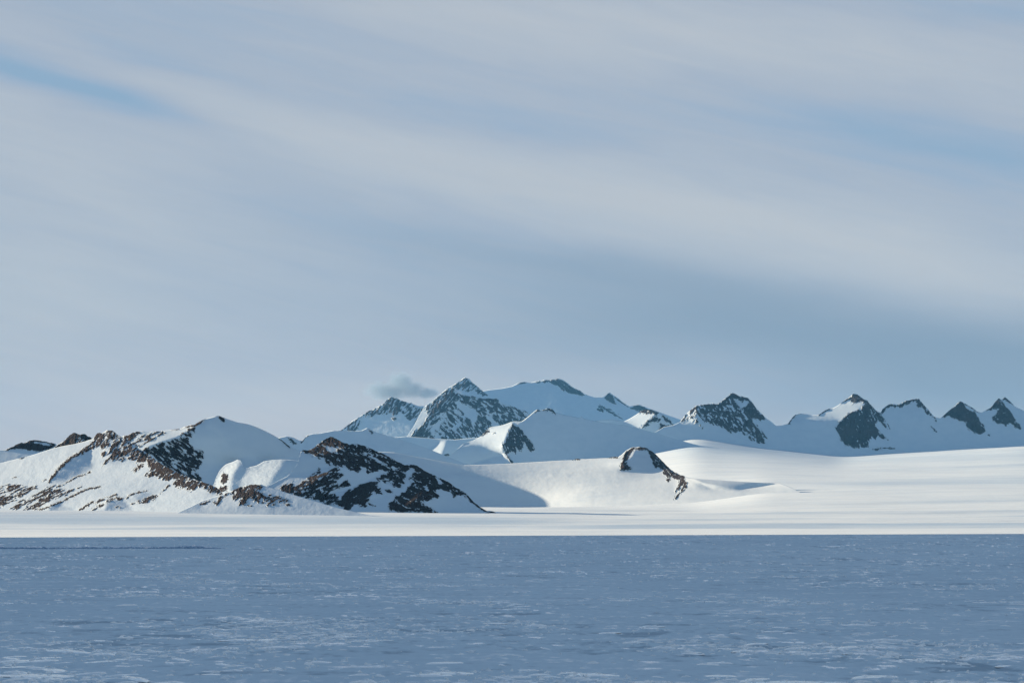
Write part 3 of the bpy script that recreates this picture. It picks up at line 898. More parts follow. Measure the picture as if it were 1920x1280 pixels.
# the row of peaks on the right: one ridge line, five mountains
RG = 'row of peaks on the right of the range'
mountain(28500, P_('1225,812 1245,800 1262,797 1275,791 1285,778 1292,771 1300,765 1306,761 1312,759 1330,757 1345,757 1352,753 1357,748 1366,742 1370,738 1373,736.5 1380,740 1387,744 1390,743 1402,746 1408,751 1418,765 1430,778 1438,785 1447,791 1455,798 1465,797.5 1478,794 1485,783 1492,777 1500,775 1510,775.5 1522,778 1535,777.5 1545,770 1555,766 1562,765 1571,760 1580,753 1590,746 1597,740 1602,738 1609,740 1618,747 1626,751 1632,758 1640,768 1646,772 1651,774 1655,766 1660,762 1668,758 1675,757 1680,759 1688,757 1700,751 1712,749 1721,746.5 1726,752 1733,760 1742,770 1748,778 1753,782 1763,784 1768,780 1780,770 1788,763 1794,757 1801,752.5 1806,754 1814,759 1825,765 1832,771 1840,773.5 1850,768 1857,764 1865,755 1873,746.5 1878,750 1884,743.5 1890,748 1897,755 1903,762 1912,766 1922,771 1950,785 1985,778 2020,765 2050,760 2090,785 2160,800'),
         905, g0=-0.16, k0=1.05, seed=9, rough=0.22, mat_rock=M_ROCK_FAR, relief=2.4, soft=1.5, step=1.0,
         tones=[(P_('1275,792 1290,772 1303,763 1306,775 1303,785 1315,797 1295,794'), 0.8, 1.5, 1),
                (P_('1306,760 1345,757 1373,738 1378,755 1400,780 1430,825 1380,815 1330,795'), -0.28, 1.0, 3),
                (P_('1380,748 1396,750 1405,752 1392,762 1384,757'), 1.1, 1.5, 0.8),
                (P_('1405,750 1455,798 1440,810 1400,770'), -0.6, 1.1, 2),
                (P_('1455,798 1480,794 1500,776 1545,772 1580,755 1603,739 1621,752 1616,765 1600,772 1586,780 1575,790 1530,790 1490,796 1460,800'), 0.45, 1.9, 1.5),
                (P_('1480,795 1530,790 1575,790 1566,803 1572,820 1500,850 1440,840 1440,800'), -0.22, 1.1, 4),
                (P_('1622,752 1640,768 1665,800 1680,830 1650,845 1630,800'), -0.5, 1.1, 2),
                (P_('1655,768 1680,760 1721,748 1735,765 1750,783 1720,790 1660,782'), 0.04, 1.6, 3),
                (P_('1768,780 1801,753 1806,762 1815,790 1780,785'), 0.0, 1.3, 2),
                (P_('1840,774 1873,747 1880,765 1870,790'), 0.0, 1.3, 2)],
         rocks=[rk('1275,791 1286,777 1295,769 1306,760 1312,760 1308,768 1303,775 1304,784 1312,793 1318,803 1308,797 1298,786 1292,785 1284,788', amp=2.4, sc=3, ang=50, bias=-0.6, cap=1.3),
                rk('1306,763 1314,758 1330,757 1345,757 1357,748 1366,742 1370,746 1378,754 1388,762 1398,772 1406,782 1416,795 1425,806 1433,815 1436,820 1431,831 1420,828 1408,822 1395,815 1383,808 1372,810 1362,803 1350,800 1338,796 1325,790 1312,783 1303,778', amp=2.6, sc=3.2, ang=-50, st=2.4, bias=0.0, cap=1.7, name='rock_face'),
                rk('1364,744 1370,737 1375,735 1382,740 1388,744 1391,742 1403,745 1410,752 1404,753 1396,750 1390,754 1384,748 1376,747 1380,754 1372,750', amp=1.0, sc=3, bias=0.2, name='rock_face'),
                rk('1404,751 1412,755 1420,766 1430,778 1436,784 1431,788 1422,786 1410,782 1400,778 1392,764 1400,760', amp=1.6, sc=3, ang=-55, bias=0.4, name='rock_face'),
                rk(line='1479,793 1484,784 1491,778 1499,775', w=2.0, amp=1.2, sc=3), rk(line='1536,777 1545,771 1555,766', w=1.6, amp=0.8, sc=3),
                rk('1578,755 1590,746 1600,737 1606,739 1612,743 1622,750 1628,752 1620,756 1610,751 1605,754 1598,757 1594,750 1588,750', amp=1.4, sc=3, ang=40, bias=0.1, name='rock_face'),
                rk('1622,751 1629,753 1637,763 1645,771 1651,775 1660,786 1659,790 1664,797 1668,803 1660,800 1652,790 1644,790 1640,800 1634,796 1628,780 1624,768', amp=2.4, sc=3, ang=-62, st=3, bias=-0.1, cap=1.8, name='rock_face'),
                rk('1567,802 1572,793 1582,783 1592,775 1604,770 1614,768 1622,760 1627,772 1633,785 1642,800 1650,812 1658,819 1665,823 1654,820 1645,817 1640,822 1634,818 1628,826 1628,838 1618,840 1612,834 1606,840 1596,836 1586,835 1580,828 1572,815', amp=2.0, sc=3.4, ang=-55, st=2.8, bias=0.9, cap=2.4, name='rock_face', label='big dark shaded rock buttress'),
                rk('1633,842 1645,839 1652,842 1645,844', amp=1, sc=3), rk('1648,838 1665,838 1680,841 1670,843 1655,841', amp=1.2, sc=3, bias=-0.3),
                rk('1651,774 1655,765 1662,760 1670,757 1680,759 1690,756 1700,750 1712,748 1722,746 1728,753 1738,765 1749,779 1753,783 1746,780 1738,776 1730,765 1720,762 1718,752 1708,752 1703,760 1696,757 1690,764 1680,762 1672,762 1663,766 1655,772', amp=1.8, sc=3, ang=60, bias=0.1, cap=1.8, name='rock_face'),
                rk('1753,787 1757,786 1757,791 1753,790', amp=0.5), rk(line='1746,799 1752,805 1756,809', w=0.9, amp=0.8),
                rk('1762,781 1780,769 1794,757 1801,752 1807,757 1812,765 1825,772 1834,782 1841,795 1848,808 1838,813 1826,811 1815,803 1811,790 1800,787 1792,785 1780,780', amp=1.4, sc=3.4, ang=-50, st=2.4, bias=0.7, cap=2.2, name='rock_face'),
                rk(line='1804,754 1816,760 1828,768 1836,773', w=1.0, amp=0.8, sc=3), rk('1852,813 1857,815 1855,817 1852,815', amp=0.5),
                rk('1850,768 1860,759 1873,746 1879,751 1888,764 1898,776 1904,784 1903,790 1912,798 1914,804 1905,800 1896,793 1886,796 1874,793 1862,787 1861,780 1868,775 1872,767 1862,766', amp=1.4, sc=3.4, ang=-50, st=2.4, bias=0.7, cap=2.2, name='rock_face'),
                rk('1880,747 1885,743 1892,750 1900,758 1896,758 1888,752', amp=0.8, sc=3, bias=0.3)],
         cuts=[(0, 1456, dict(label='jagged peak with wide dark speckled rock face and a bright snow notch near its top', group=RG)),
               (1456, 1652, dict(label='peak with a sunlit snow shoulder above a big dark rock buttress', group=RG)),
               (1652, 1758, dict(label='flat-crested snow peak edged with dark rock, right of the peak with the big buttress', group=RG)),
               (1758, 1843, dict(label='small dark triangular rock peak between the flat-crested peak and the twin-tipped one', group=RG)),
               (1843, 9999, dict(label='dark rock peak with two sharp tips at the right end of the range', group=RG))])
# middle snow peak with a dark rock triangle
mountain(25500, P_('770,900 800,880 830,862 850,848 870,831 880,828 890,824 898,820 905,815 910,808 915,803 922,800 935,798 945,796 958,791 965,789.5 978,790 985,785 995,777 1003,770 1008,767 1012,769 1018,768 1028,765 1036,767 1040,773 1060,778 1075,781 1085,783 1090,781 1096,785 1130,792 1170,797 1200,804 1250,818 1300,832 1340,842 1400,856 1450,870'), 930, g0=-0.30, k0=1.05, seed=10, rough=0.2, mat_rock=M_ROCK_FAR,
         tones=[(P_('860,838 890,823 905,814 916,802 935,797 958,791 962,795 954,803 950,815 945,828 942,838 944,849 925,844 900,838 885,836'), 0.9, 1.5, 1.2),
                (P_('860,838 900,840 944,850 946,855 925,862 900,868 870,880 820,880'), -0.5, 1.1, 2),
                (P_('878,872 905,863 930,856 944,850 952,860 962,871 962,900 860,900'), 0.6, 1.8, 1.5),
                (P_('962,790 978,789 1005,770 1000,775 985,787 970,797'), 0.5, 1.5, 0.8)],
         rocks=[rk('945,833 950,824 955,812 954,803 962,796 970,799 978,805 984,814 990,822 996,832 1001,843 995,846 990,842 986,832 981,834 979,845 973,842 967,838 968,850 960,846 952,849', amp=1.8, sc=3.2, ang=-60, st=2.6, bias=0.4, cap=2, name='rock_face', label='dark triangular rock face'),
                rk(line='941,831 945,838 948,848 953,858 960,866', w=1.6, amp=1.2, sc=2.5), rk('1002,773 1008,766 1012,770 1005,774', amp=0.7), rk('1018,769 1028,764 1037,767 1042,778 1036,774 1028,770', amp=1.6, sc=3, ang=-40),
                rk('903,816 908,810 914,804 917,808 911,814 906,817', amp=1.0), rk('922,812 928,809 929,812 924,813', amp=0.4)],
         cuts=[(0, 9999, dict(label='middle snow peak with a dark triangular rock face and long blue-shaded slope'))])
# snow dome with the small nunatak in front of the range
mountain(12800, P_('520,860 620,850 700,846 740,848 780,856 820,863 870,872 900,871 950,869 1000,866 1050,863 1075,862 1080,860 1100,860 1140,858 1150,856.5 1160,856 1166,852 1173,845 1182,840 1190,838.5 1200,837 1208,838.5 1216,842 1224,847 1232,854 1245,867 1256,878 1266,886 1275,890 1285,893 1290,895 1300,896.5 1330,898.5 1370,901 1410,903.5 1440,905 1462,906 1480,912 1500,922 1540,950'), 985, g0=0.38, k0=3.0, seed=11, rough=0.22, wy=0.05, soft=2, mat_rock=M_ROCK_NEAR, snow_mat=M_GLACIER, relief=1.8,
         tones=[(P_('500,846 700,850 760,862 860,886 930,904 1000,928 1010,953 700,990 500,990'), -0.42, 1.0, 2.0),
                (P_('868,872 960,866 1160,856 1170,890 1060,950 1038,930 960,902'), 0.52, 2.8, 8),
                (P_('1172,848 1185,843 1212,844 1226,855 1231,870 1226,881 1200,879 1176,880 1168,870'), -0.75, 1.1, 1.2),
                (P_('1182,842 1192,840 1186,856 1176,864 1172,858'), 0.4, 1.3, 1.2),
                (P_('1210,840 1225,849 1250,872 1275,890 1262,888 1238,872 1222,856'), -0.9, 1.2, 1),
                (P_('1296,895 1330,897 1400,902 1470,905 1440,909 1385,917 1352,911 1318,904'), -0.8, 0.8, 1),
                (P_('1312,905 1350,911 1390,917 1370,922 1335,917'), 0.7, 2.0, 1.2),
                (P_('1270,895 1290,900 1310,915 1280,930 1262,920'), 0.5, 2.0, 2)],
         rocks=[rk('1162,880 1163,872 1167,860 1172,850 1180,843 1188,839 1193,840 1186,845 1180,851 1176,859 1174,866 1178,872 1184,878 1182,881 1172,880', amp=1.6, sc=3, ang=35, st=2, bias=0.1, cap=2),
                rk('1190,841 1197,837 1205,836 1213,840 1218,845 1210,843 1200,842 1194,843', amp=1.0, sc=3, bias=0.2, name='rock_outcrop'),
                rk('1216,844 1224,848 1234,857 1246,868 1256,878 1266,886 1276,891 1284,894 1276,898 1266,896 1256,894 1252,898 1248,890 1244,882 1236,876 1228,874 1224,864 1220,855', amp=1.8, sc=3.2, ang=-40, st=2, bias=0.3, cap=2),
                rk('1249,896 1256,894 1258,899 1252,904', amp=1.2, sc=3), 
                rk('1277,893 1284,893 1284,902 1278,912 1270,920 1266,921 1272,910 1274,900', amp=1.6, sc=3, ang=55, bias=-0.1), rk('1284,905 1291,903 1287,912 1280,922 1272,930 1264,938 1268,929 1276,918', amp=1.6, sc=3, ang=50, bias=-0.2),
                rk(line='1074,861.5 1080,860 1086,861', w=1.3, amp=0.8), rk(line='1140,858 1148,857 1158,858', w=1.0, amp=0.8)],
         cuts=[(0, 9999, dict(label='small nunatak, an arch of broken dark rock on a smooth sunlit snow dome', category='nunatak', name='nunatak'))])
# left group
LG = 'hills of the left group'
mountain(11500, P_('-160,858 -60,848 0,843.5 10,843 22,838 30,833.5 38,831 48,829.5 55,826 60,825 70,825.5 80,827 90,829 103,831 112,838 140,862'), 900, g0=0.02, k0=1.3, seed=12, rough=0.2, step=0.9,
         tones=[(P_('-160,850 0,845 75,846 160,860 160,900 -160,900'), 0.02, 2.0, 2)],
         rocks=[rk('9,844 22,837 30,832 40,830 50,828 60,824 80,826 103,830 104,836 92,841 80,845 66,845 50,842 35,841 24,840 16,844', amp=0.9, sc=4, bias=0.5, cap=2.4, name='rock_face', holes=['62,830 64,827.5 80,829 96,833 100,835.5 92,836 78,833'])],
         cuts=[(0 - 999, 9999, dict(label='low flat-topped dark rock hill, farthest back of the left hills', category='hill', group=LG))], name='rocky_hill')
mountain(10600, P_('60,880 82,858 95,846 104,837 112,832 122,824.5 130,817 137,810.5 142,811.5 150,814.5 155,813 160,814.5 166,818.5 172,821.5 180,829 200,850 215,875'), 900, g0=0.25, k0=1.3, seed=13, rough=0.2, step=0.8,
         tones=[(P_('150,814 160,813 200,850 160,850'), -0.3, 1.2, 1.5)],
         rocks=[rk('84,858 95,845 104,836 122,823 137,809 150,813 158,812 172,820 182,830 165,832 150,836 135,838 115,842 98,852', amp=2.2, sc=3.5, ang=35, st=2.6, bias=0.3, cap=2, name='rock_face')],
         cuts=[(0 - 999, 9999, dict(label='blunt dark rocky peak with snow patches, just right of the flat-topped dark hill', category='hill', group=LG))], name='rocky_hill')
mountain(9800, P_('120,880 170,850 200,835 225,819 232,817 240,815 250,810.5 258,808.5 268,808 280,809.5 292,809 300,808 312,806.5 325,805 338,803.5 345,800.5 355,798 365,795.5 372,791 378,787.5 384,785.5 392,783.5 402,781 409,779 414,781 421,783.5 430,786.5 445,791.5 465,795 480,800 500,809 515,817 530,826 545,838 562,845 600,858 640,874 700,900 760,935'), 985, g0=-0.16, k0=0.75, seed=14, rough=0.2, step=0.9, soft=1.2,
         tones=[(P_('200,835 225,815 258,806 300,806 345,799 378,786 388,786 378,793 362,802 330,820 300,829 280,836 268,845 240,840'), 0.75, 1.7, 1.2),
                (P_('376,790 388,787 398,792 410,803 425,822 414,818 400,808 388,800'), 0.22, 1.9, 1.4),
                (P_('400,780 412,780 440,795 470,830 440,850 425,822 408,798'), -0.35, 1.1, 2),
                (P_('398,916 404,898 410,880 418,870 430,864 450,859 452,864 444,874 438,884 434,896 434,922 398,922'), 0.9, 4.0, 1.2),
                (P_('430,935 432,905 446,893 462,880 482,870 498,862 528,861 540,866 530,880 515,892 495,905 480,918 470,940'), 0.75, 6.0, 3.0),
                (P_('528,861 562,863 585,872 590,884 560,895 525,915 490,925 500,905 520,890'), -0.30, 4.0, 4),
                (P_('590,868 620,876 605,886 585,888'), 0.5, 1.6, 2)],
         rocks=[rk('231,818 240,815 250,810 260,807 264,811 255,818 248,824 240,828 234,826', amp=1.2, sc=3.5, ang=40, bias=0.3, name='rock_outcrop'),
                rk('244,838 252,828 262,820 275,814 290,809 303,808 308,811 298,818 285,825 272,832 262,838 268,833 280,824 272,823 262,828 254,836', amp=2.2, sc=3.5, ang=30, st=2.6, bias=-0.3, cap=1.5),
                rk(line='322,806 334,803', w=1.2, amp=0.8), rk('340,803 350,799 364,795 376,788 386,783 378,791 368,799 360,800 350,801', amp=1.2, sc=3, ang=25, bias=0.2),
                rk('262,848 270,841 280,836 276,844 268,851', amp=1.4, sc=3, ang=30),
                rk('268,845 285,841 300,832 318,828 330,822 345,813 356,803 364,800 362,812 356,820 352,828 358,836 370,842 380,850 382,858 378,866 372,876 366,884 372,893 378,902 368,900 350,893 330,884 312,873 298,862 284,852', amp=3.0, sc=4.0, ang=-35, st=2.6, bias=-0.2, cap=1.6, name='rock_face', label='steep dark rock face in blue shade'),
                rk('411,779 416,781 421,784 420,790 415,789 412,784', amp=1.0, sc=3, bias=0.1),
                rk(line='518,817 526,822 536,832 542,838', w=1.3, amp=0.7, sc=3)],
         cuts=[(0 - 999, 9999, dict(label='big smooth snow peak with its bowl in blue shade, highest of the left group', group=LG))])
mountain(9350, P_('380,945 398,915 406,893 412,882 418,875 424,870 438,865 446,861 451,862 454,868 457,876 462,878 470,875 482,872 495,864.5 512,861.8 528,861 545,861.8 562,864 580,873 592,884 612,905 640,935'), 985, g0=0.0, k0=2.0, seed=24, rough=0.4, crev=0.45, step=0.8,
         tones=[(P_('396,918 406,893 414,880 430,866 450,860 452,868 444,880 438,890 434,900 433,935 390,940'), 0.75, 1.6, 3),
                (P_('437,930 440,900 450,862 458,884 450,900 446,930'), -0.12, 1.6, 4),
                (P_('446,935 452,900 462,884 495,864 528,861 536,868 520,885 505,905 490,940'), 0.42, 2.2, 5),
                (P_('536,861 565,863 612,905 640,940 500,945 512,900 525,880'), -0.45, 1.5, 5)],
         rocks=[rk('415,890 420,887 427,890 428,897 424,904 417,906 413,900 417,896', amp=1.6, sc=3, bias=0.2), rk('412,914 420,910 427,911 426,920 414,922', amp=1.6, sc=3)],
         cuts=[(0 - 999, 9999, dict(label='sunlit glacier bulge spilling out of the blue-shaded bowl of the big snow peak', category='glacier'))], name='glacier_tongue')
mountain(8900, P_('440,985 470,935 500,912 520,902 540,892 556,873 564,848 567,843.5 573,843 578,845 584,842 590,838 597,832 605,826.5 612,821.5 620,818.5 626,821 632,823.5 645,829.5 655,833.5 660,832 665,831.5 672,832.5 682,835.5 692,839 700,843 720,851 740,862 750,868 758,871 765,871.5 775,870.5 782,872.5 795,881 810,889 825,896.5 840,903.5 850,911 862,917 872,924 880,932 888,940 895,946 905,953.5 912,957.5 918,957 924,958 930,962 940,967 960,972'), 990, g0=-0.14, k0=1.0, seed=15, rough=0.25, step=0.85, soft=1.5, relief=1.2,
         tones=[(P_('565,845 620,820 655,833 625,850 590,855'), 0.3, 1.5, 2),
                (P_('612,838 628,836 636,843 624,848'), 0.1, 2.0, 1),
                (P_('470,935 540,892 600,880 640,862 600,895 590,905 560,930'), 0.25, 1.6, 3),
                (P_('575,895 600,880 636,872 628,880 605,892 585,900'), 0.6, 1.6, 1.5),
                (P_('614,942 622,925 660,915 690,902 712,888 716,896 705,905 680,911 655,922 642,930 640,945 625,950'), 0.75, 1.6, 1.5),
                (P_('700,845 725,868 740,874 720,872 695,862'), -0.1, 1.8, 1),
                (P_('716,904 745,915 757,915 763,905 768,893 760,885 775,878 778,890 772,905 762,920 745,935 726,934 720,918'), 0.7, 1.6, 1.2),
                (P_('700,935 728,932 740,932 728,948 735,956 690,952'), 0.5, 1.6, 2),
                (P_('727,948 745,930 765,918 770,900 760,880 780,872 790,880 800,910 780,935 750,957'), 0.6, 1.6, 2),
                (P_('640,935 690,908 705,905 700,930 670,948'), 0.6, 1.6, 2),
                (P_('790,878 840,903 905,953 910,972 800,970 800,930 815,915'), -0.5, 1.0, 2)],
         rocks=[rk('566,844 573,842 578,846 588,838 597,831 612,821 622,818 634,824 645,829 655,833 663,831 672,832 684,836 695,841 710,847 722,853 738,862 750,868 760,872 752,875 742,876 735,872 726,876 736,880 722,882 712,878 703,882 700,886 690,885 684,876 677,874 673,884 664,881 655,878 648,870 636,874 624,872 612,866 606,858 596,858 588,853 580,851 572,848', amp=2.2, sc=4, ang=-30, st=2.2, bias=0.4, cap=2.0, name='rock_face', label='dark brown upper rocks',
                   holes=['610,841 614,837 624,836 632,838 636,842 628,845 622,848 614,846', '684,848 692,849 700,853 708,860 720,866 733,872 726,872 712,868 698,862 688,856']),
                rk('520,918 530,912 540,907 548,904 550,910 556,912 562,905 570,900 580,894 590,889 598,887 598,880 604,886 612,885 618,880 628,878 634,877 634,884 644,889 640,894 632,897 626,899 632,905 635,913 627,914 620,918 616,924 626,928 634,934 628,940 614,942 600,938 585,934 570,930 555,926 540,923', amp=2.8, sc=4.2, ang=25, st=2.2, bias=0.3, cap=2.0, name='rock_face'),
                rk('634,914 638,908 644,901 650,900 655,905 657,909 650,912 642,912', amp=1.0, sc=4, bias=0.2),
                rk('609,944 618,938 628,932 636,930 634,938 624,944 614,946', amp=1.6, sc=3.5),
                rk('632,943 642,938 641,930 650,921 660,917 672,911 685,905 697,903 706,904 706,912 712,917 706,921 699,920 694,930 690,936 684,940 686,950 676,946 664,944 658,950 655,955 642,952', amp=2.0, sc=4.5, ang=25, st=2, bias=0.9, cap=2.8, name='rock_outcrop'),
                rk('690,942 698,944 704,948 694,948', amp=0.8), rk('722,918 730,918 736,924 728,924', amp=0.8), rk('700,910 708,914 716,926 706,924', amp=1.4, sc=3, bias=-0.2),
                rk('708,897 716,892 726,889 734,882 744,878 752,873 764,870 776,870 786,874 800,883 818,892 840,902 852,911 868,920 882,932 888,938 880,938 870,928 860,926 852,930 846,924 838,919 828,915 820,916 815,924 820,930 812,935 800,936 790,940 792,948 800,955 806,961 790,960 775,958 760,960 745,956 732,958 727,948 736,942 738,932 750,928 760,922 768,912 774,902 768,898 772,892 764,888 756,894 756,904 752,914 745,914 736,908 726,903 714,901', amp=2.2, sc=5, ang=-25, st=2, bias=0.6, cap=2.3, name='rock_face', label='broad brown rock dome',
                   holes=['757,884 764,879 774,877 780,884 772,888 764,892', '720,897 730,894 732,897 724,901', '794,912 800,909 806,918 800,922', '818,895 826,896 830,906 822,910', '740,886 746,890 752,893 748,895 742,892']),
                rk(line='880,932 886,940 894,946 902,952 911,957', w=2.4, amp=1.2, sc=4, bias=0.2),
                rk('906,967 912,961 918,958 925,959 932,963 936,967', amp=0.7, sc=4, bias=0.6, label='tiny dark rock at the tip of the hill'),
                rk('790,941 800,948 812,957 820,962 806,962 794,955', amp=1.6, sc=3)],
         cuts=[(0 - 999, 9999, dict(label='long dark brown rocky hill with snow patches, tapering down to the snow plain', category='hill', group=LG))], name='rocky_hill')
mountain(8000, P_('-140,905 -60,884 0,868 30,860.5 60,853 80,846.5 100,840 120,835.5 140,832 160,827 175,822 178,817 182,812.5 186,811 192,811 197,808.5 202,807 208,807 213,808.5 219,813 225,817 232,822 240,827 248,833 255,838 262,842 270,846.5 285,857 300,868 315,876 330,884 345,891 360,897 372,901 385,905 395,908 405,913 412,919 420,927 440,936 470,946 520,955 560,960'), 980, g0=0.42, k0=2.6, seed=16, rough=0.35, step=0.85, wy=0.1, soft=1.5,
         tones=[(P_('-140,900 0,868 100,840 178,822 150,846 120,870 92,905 40,905 -140,930'), 0.5, 2.3, 3),
                (P_('92,903 120,871 150,849 180,832 190,850 170,880 130,900'), -0.12, 2.2, 3),
                (P_('178,825 205,808 212,812 200,845 192,874 170,870 168,845'), 0.5, 1.5, 2),
                (P_('205,808 225,817 272,848 262,870 205,865 203,845'), 0.1, 1.2, 2),
                (P_('225,815 262,842 300,868 345,891 415,920 400,925 340,896 295,870 262,850'), -0.6, 1.1, 1),
                (P_('285,862 335,890 372,905 330,910 280,895'), 0.3, 1.5, 2),
                (P_('385,904 412,918 420,927 395,922'), -0.6, 1.1, 1),
                (P_('100,943 112,940 120,950 150,955 90,957'), -0.3, 1.8, 2),
                (P_('205,938 222,934 240,945 250,956 195,957'), -0.25, 1.8, 2), (P_('245,925 270,921 300,935 260,938'), -0.1, 2.0, 2)],
         rocks=[rk('176,823 180,813 186,810 192,811 190,817 184,822', amp=1.0, sc=3, bias=0.4),
                rk('150,850 165,840 180,829 186,820 192,812 202,806 212,807 218,813 212,820 205,828 200,838 197,846 192,842 188,836 180,838 172,842 160,847', amp=2.6, sc=3.6, ang=55, st=2.4, bias=-0.3, cap=1.5, name='rock_face'),
                rk('214,812 226,817 240,827 255,838 264,845 275,855 272,862 262,862 255,866 246,860 238,858 228,862 216,863 206,860 201,865 192,874 197,863 203,855 206,845 210,832 213,822', amp=2.8, sc=3.6, ang=40, st=2.4, bias=-0.2, cap=1.5, name='rock_face'),
                rk('190,848 197,845 198,851 193,856 190,853', amp=0.8), 
                rk('262,843 272,847 285,857 300,868 318,878 335,886 352,893 372,901 390,906 404,912 414,920 418,926 404,924 392,921 382,915 372,912 365,914 356,918 348,914 338,914 330,910 326,906 332,898 322,896 312,898 302,896 294,893 284,893 274,890 278,884 285,876 278,872 276,866 268,866 258,868 262,860 268,854', amp=2.6, sc=3.8, ang=45, st=2.2, bias=0.1, cap=1.8, name='rock_face', label='long serrated rock ridge'),
                rk('248,883 258,874 268,868 272,871 262,877 252,884', amp=1.6, sc=3, ang=45, bias=-0.2),
                rk(line='178,826 166,836 150,848 140,854 128,862 120,870 112,877 104,886 98,893 92,903', w=2.1, amp=1.3, sc=3, ang=40, name='rock_rib', label='thin dark rib running down left'),
                rk(line='117,909 125,904 134,899 145,893 155,891 163,888 170,884', w=1.0, amp=0.8, sc=3, name='rock_rib'),
                rk(line='62,953 78,954 92,949 105,944 116,940 128,933 142,926 155,920 165,916 175,915 187,912', w=1.2, amp=1.0, sc=3, name='rock_rib'),
                rk('-60,916 0,914 14,910 28,909 40,912 56,913 72,911 62,917 48,922 38,928 26,935 12,942 0,949 -60,960', amp=3.8, sc=2.6, ang=24, st=5, bias=-0.9, cap=1.2, name='rock_band'),
                rk('20,953 32,944 46,936 60,930 76,922 88,915 100,911 112,910 104,916 122,915 112,921 98,926 84,930 70,936 56,941 44,948 30,955', amp=3.6, sc=2.6, ang=26, st=5, bias=-0.6, cap=1.5, name='rock_band'),
                rk('60,946 74,936 90,929 104,924 118,921 137,919 126,924 112,929 100,935 88,941 74,948 64,952 44,955', amp=3.0, sc=2.8, ang=26, st=4, bias=-0.2, cap=1.8, name='rock_band'),
                rk(line='148,956 158,950 166,945 174,942', w=1.4, amp=1.4, sc=3, ang=30), rk(line='176,944 190,937 204,931 218,927', w=1.1, amp=1.6, sc=3, ang=30, bias=-0.2),
                rk(line='172,956 182,951 192,947 200,941 208,936 218,934 228,935', w=1.6, amp=1.4, sc=3, ang=30), rk(line='237,934 244,928 254,924 264,922 275,920', w=0.9, amp=0.9, sc=3),
                rk(line='246,945 256,941 262,938', w=0.9, amp=0.8), rk('262,941 272,936 280,931 294,929 290,934 280,938 270,944', amp=1.8, sc=3, ang=25, bias=-0.1),
                rk(line='146,915 153,911', w=1.2, amp=0.5), rk(line='36,860 48,855', w=1.0, amp=0.6), rk(line='218,950 222,949 225,951', w=1.2, amp=0.5),
                rk(line='300,925 310,916 318,909', w=0.8, amp=0.9), rk(line='81,901 86,899', w=0.8, amp=0.4), rk(line='24,896 30,894', w=0.7, amp=0.4)],
         cuts=[(0 - 999, 9999, dict(label='sunlit snow hill under a pointed rock top with a long serrated dark ridge', category='hill', group=LG))], name='rocky_hill')
mountain(7500, P_('300,975 330,962 365,946 380,938 395,933 410,929 425,924 435,920 443,916.5 455,912 466,909 480,908 490,908.5 500,911.5 512,915 530,921 550,927 570,933 600,942 630,951 660,958 700,967 740,975'), 990, g0=0.02, k0=2.4, seed=17, rough=0.3, step=0.85, wy=0.1,
         tones=[(P_('380,940 443,916 480,908 470,930 440,950 380,955'), 0.35, 2.0, 3), (P_('490,909 560,930 700,967 600,965 520,950 495,930'), -0.12, 2.2, 4)],
         rocks=[rk('400,944 408,936 416,930 426,925 436,921 444,916 456,911 470,908 484,907 492,910 490,915 482,919 488,924 494,930 488,934 484,941 476,937 470,934 462,938 456,946 447,947 450,940 456,934 448,932 440,936 438,930 442,925 436,924 428,927 420,932 414,938 406,945', amp=2.2, sc=4, ang=50, st=2, bias=0.4, cap=2.2, name='rock_face'),
                rk('492,932 502,929 514,930 526,932 540,936 536,940 526,941 518,944 510,947 502,948 500,941 494,938', amp=2.6, sc=3, ang=20, st=2.5, bias=-0.3, cap=1.5),
                rk('374,946 384,940 392,938 388,944 380,947', amp=1.4, sc=3, bias=-0.2), rk('534,946 545,944 546,947 536,948', amp=1.2, sc=3, bias=-0.2), rk('491,940 496,940 496,943 491,943', amp=0.4), rk(line='464,947 472,948', w=0.6, amp=0.4)],
         cuts=[(0 - 999, 9999, dict(label='small low rocky knoll with a long smooth snow tail, in front of the hills', category='hill', group=LG))], name='rocky_hill')

# ------------------------------------------------------------------ small lone cloud left of the summit
import bmesh
YC = 60000.0
bm = bmesh.new()
def puff(px, py, rx, ry, rz):
    c = to_world(np.array(float(px)), np.array(float(py)), np.array(0.0), YC)
    g = bmesh.ops.create_icosphere(bm, subdivisions=3, radius=1.0)
    for v in g['verts']:
        v.co = Vector((c[0] + v.co.x * rx * YC / F, c[1] + v.co.y * rz * YC / F, c[2] + v.co.z * ry * YC / F))
puff(755, 730, 84, 34, 60)
me = bpy.data.meshes.new('cloud')
org = Vector(to_world(np.array(755.0), np.array(755.0), np.array(0.0), YC))
bmesh.ops.translate(bm, verts=bm.verts, vec=-org)
bm.to_mesh(me)
bm.free()
m = bpy.data.materials.new('cloud_vapour')
m.use_nodes = True
m.node_tree.nodes.clear()
k = NT(m.node_tree)
out = k.node('ShaderNodeOutputMaterial')
pv = k.node('ShaderNodeVolumePrincipled')
tcn = k.node('ShaderNodeTexCoord')
mp = k.node('ShaderNodeMapping')
mp.inputs['Scale'].default_value = (F / YC, F / YC, F / YC)       # object metres -> photo pixels at the cloud
m.node_tree.links.new(tcn.outputs['Object'], mp.inputs[0])
sx = k.node('ShaderNodeSeparateXYZ')
m.node_tree.links.new(mp.outputs[0], sx.inputs[0])


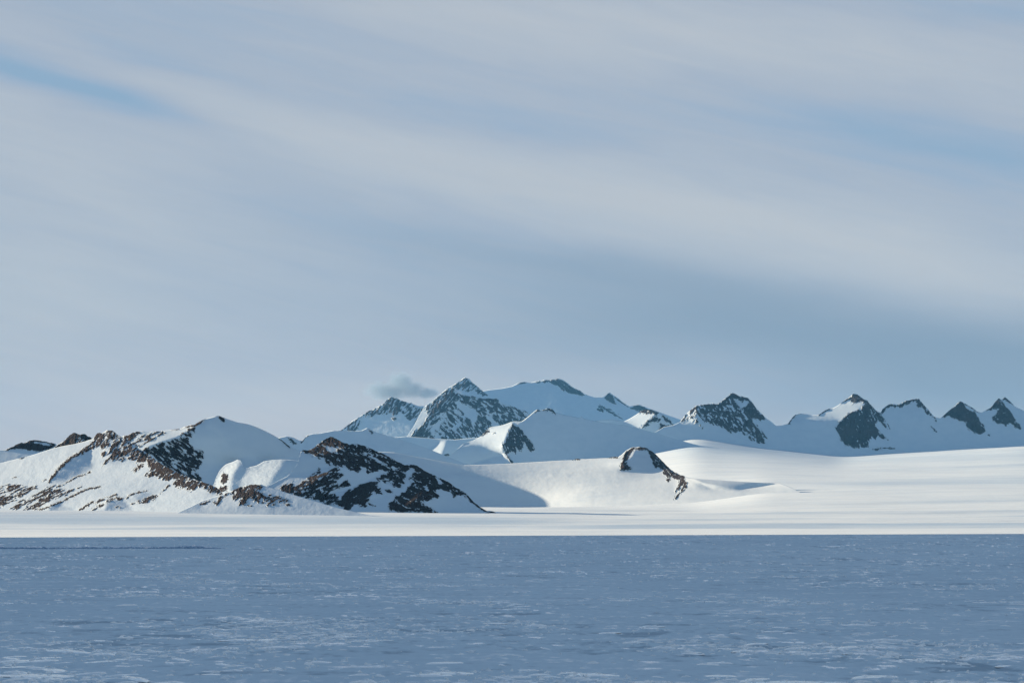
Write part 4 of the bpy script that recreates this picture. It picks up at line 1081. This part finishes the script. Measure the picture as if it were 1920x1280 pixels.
def blob(cx, cz, rx, rz):
    u = k.m('MULTIPLY', k.m('SUBTRACT', sx.outputs[0], cx), 1 / rx)
    w = k.m('MULTIPLY', k.m('SUBTRACT', sx.outputs[2], cz), 1 / rz)
    v = k.m('MULTIPLY', sx.outputs[1], 1 / 34.0)
    q = k.m('ADD', k.m('MULTIPLY', u, u), k.m('ADD', k.m('MULTIPLY', w, w), k.m('MULTIPLY', v, v)))
    return k.m('SUBTRACT', 1.0, q)


f = blob(-38, 22, 38, 20)
for bb in ((-3, 36, 28, 26), (18, 24, 32, 18), (44, 18, 30, 12), (-20, 20, 40, 18)):
    f = k.m('MAXIMUM', f, blob(*bb))
nz = k.noise(mp.outputs[0], 0.075, 4.0, 0.6)
f = k.m('ADD', f, k.m('MULTIPLY', k.m('SUBTRACT', nz, 0.5), 1.6))
dn = k.m('MULTIPLY', k.step(f, 0.0, 0.95), 0.0032)
m.node_tree.links.new(dn, pv.inputs['Density'])
pv.inputs['Color'].default_value = (0.33, 0.50, 0.66, 1)
m.node_tree.links.new(pv.outputs[0], out.inputs['Volume'])
me.materials.append(m)
cl = link('cloud', me)
cl.location = org
cl['kind'] = 'thing'
cl['label'] = 'small lone grey cloud floating just left of the pointed summits'
cl['category'] = 'cloud'

# ------------------------------------------------------------------ the air: one box of even thin haze
me = bpy.data.meshes.new('haze')
x0, x1, y0, y1, z0, z1 = -42000, 42000, -3000, 70000, -60, 3100
vs = [(x, y, z) for z in (z0, z1) for y in (y0, y1) for x in (x0, x1)]
me.from_pydata(vs, [], [(0, 2, 3, 1), (4, 5, 7, 6), (0, 1, 5, 4), (2, 6, 7, 3), (0, 4, 6, 2), (1, 3, 7, 5)])
m = bpy.data.materials.new('haze')
m.use_nodes = True
m.node_tree.nodes.clear()
k = NT(m.node_tree)
out = k.node('ShaderNodeOutputMaterial')
pv = k.node('ShaderNodeVolumePrincipled')
pv.inputs['Color'].default_value = (0.14, 0.50, 1.0, 1)
pv.inputs['Density'].default_value = 4.2e-6
pv.inputs['Anisotropy'].default_value = 0.0
m.node_tree.links.new(pv.outputs[0], out.inputs['Volume'])
me.materials.append(m)
hz = link('haze', me)
hz['kind'] = 'stuff'
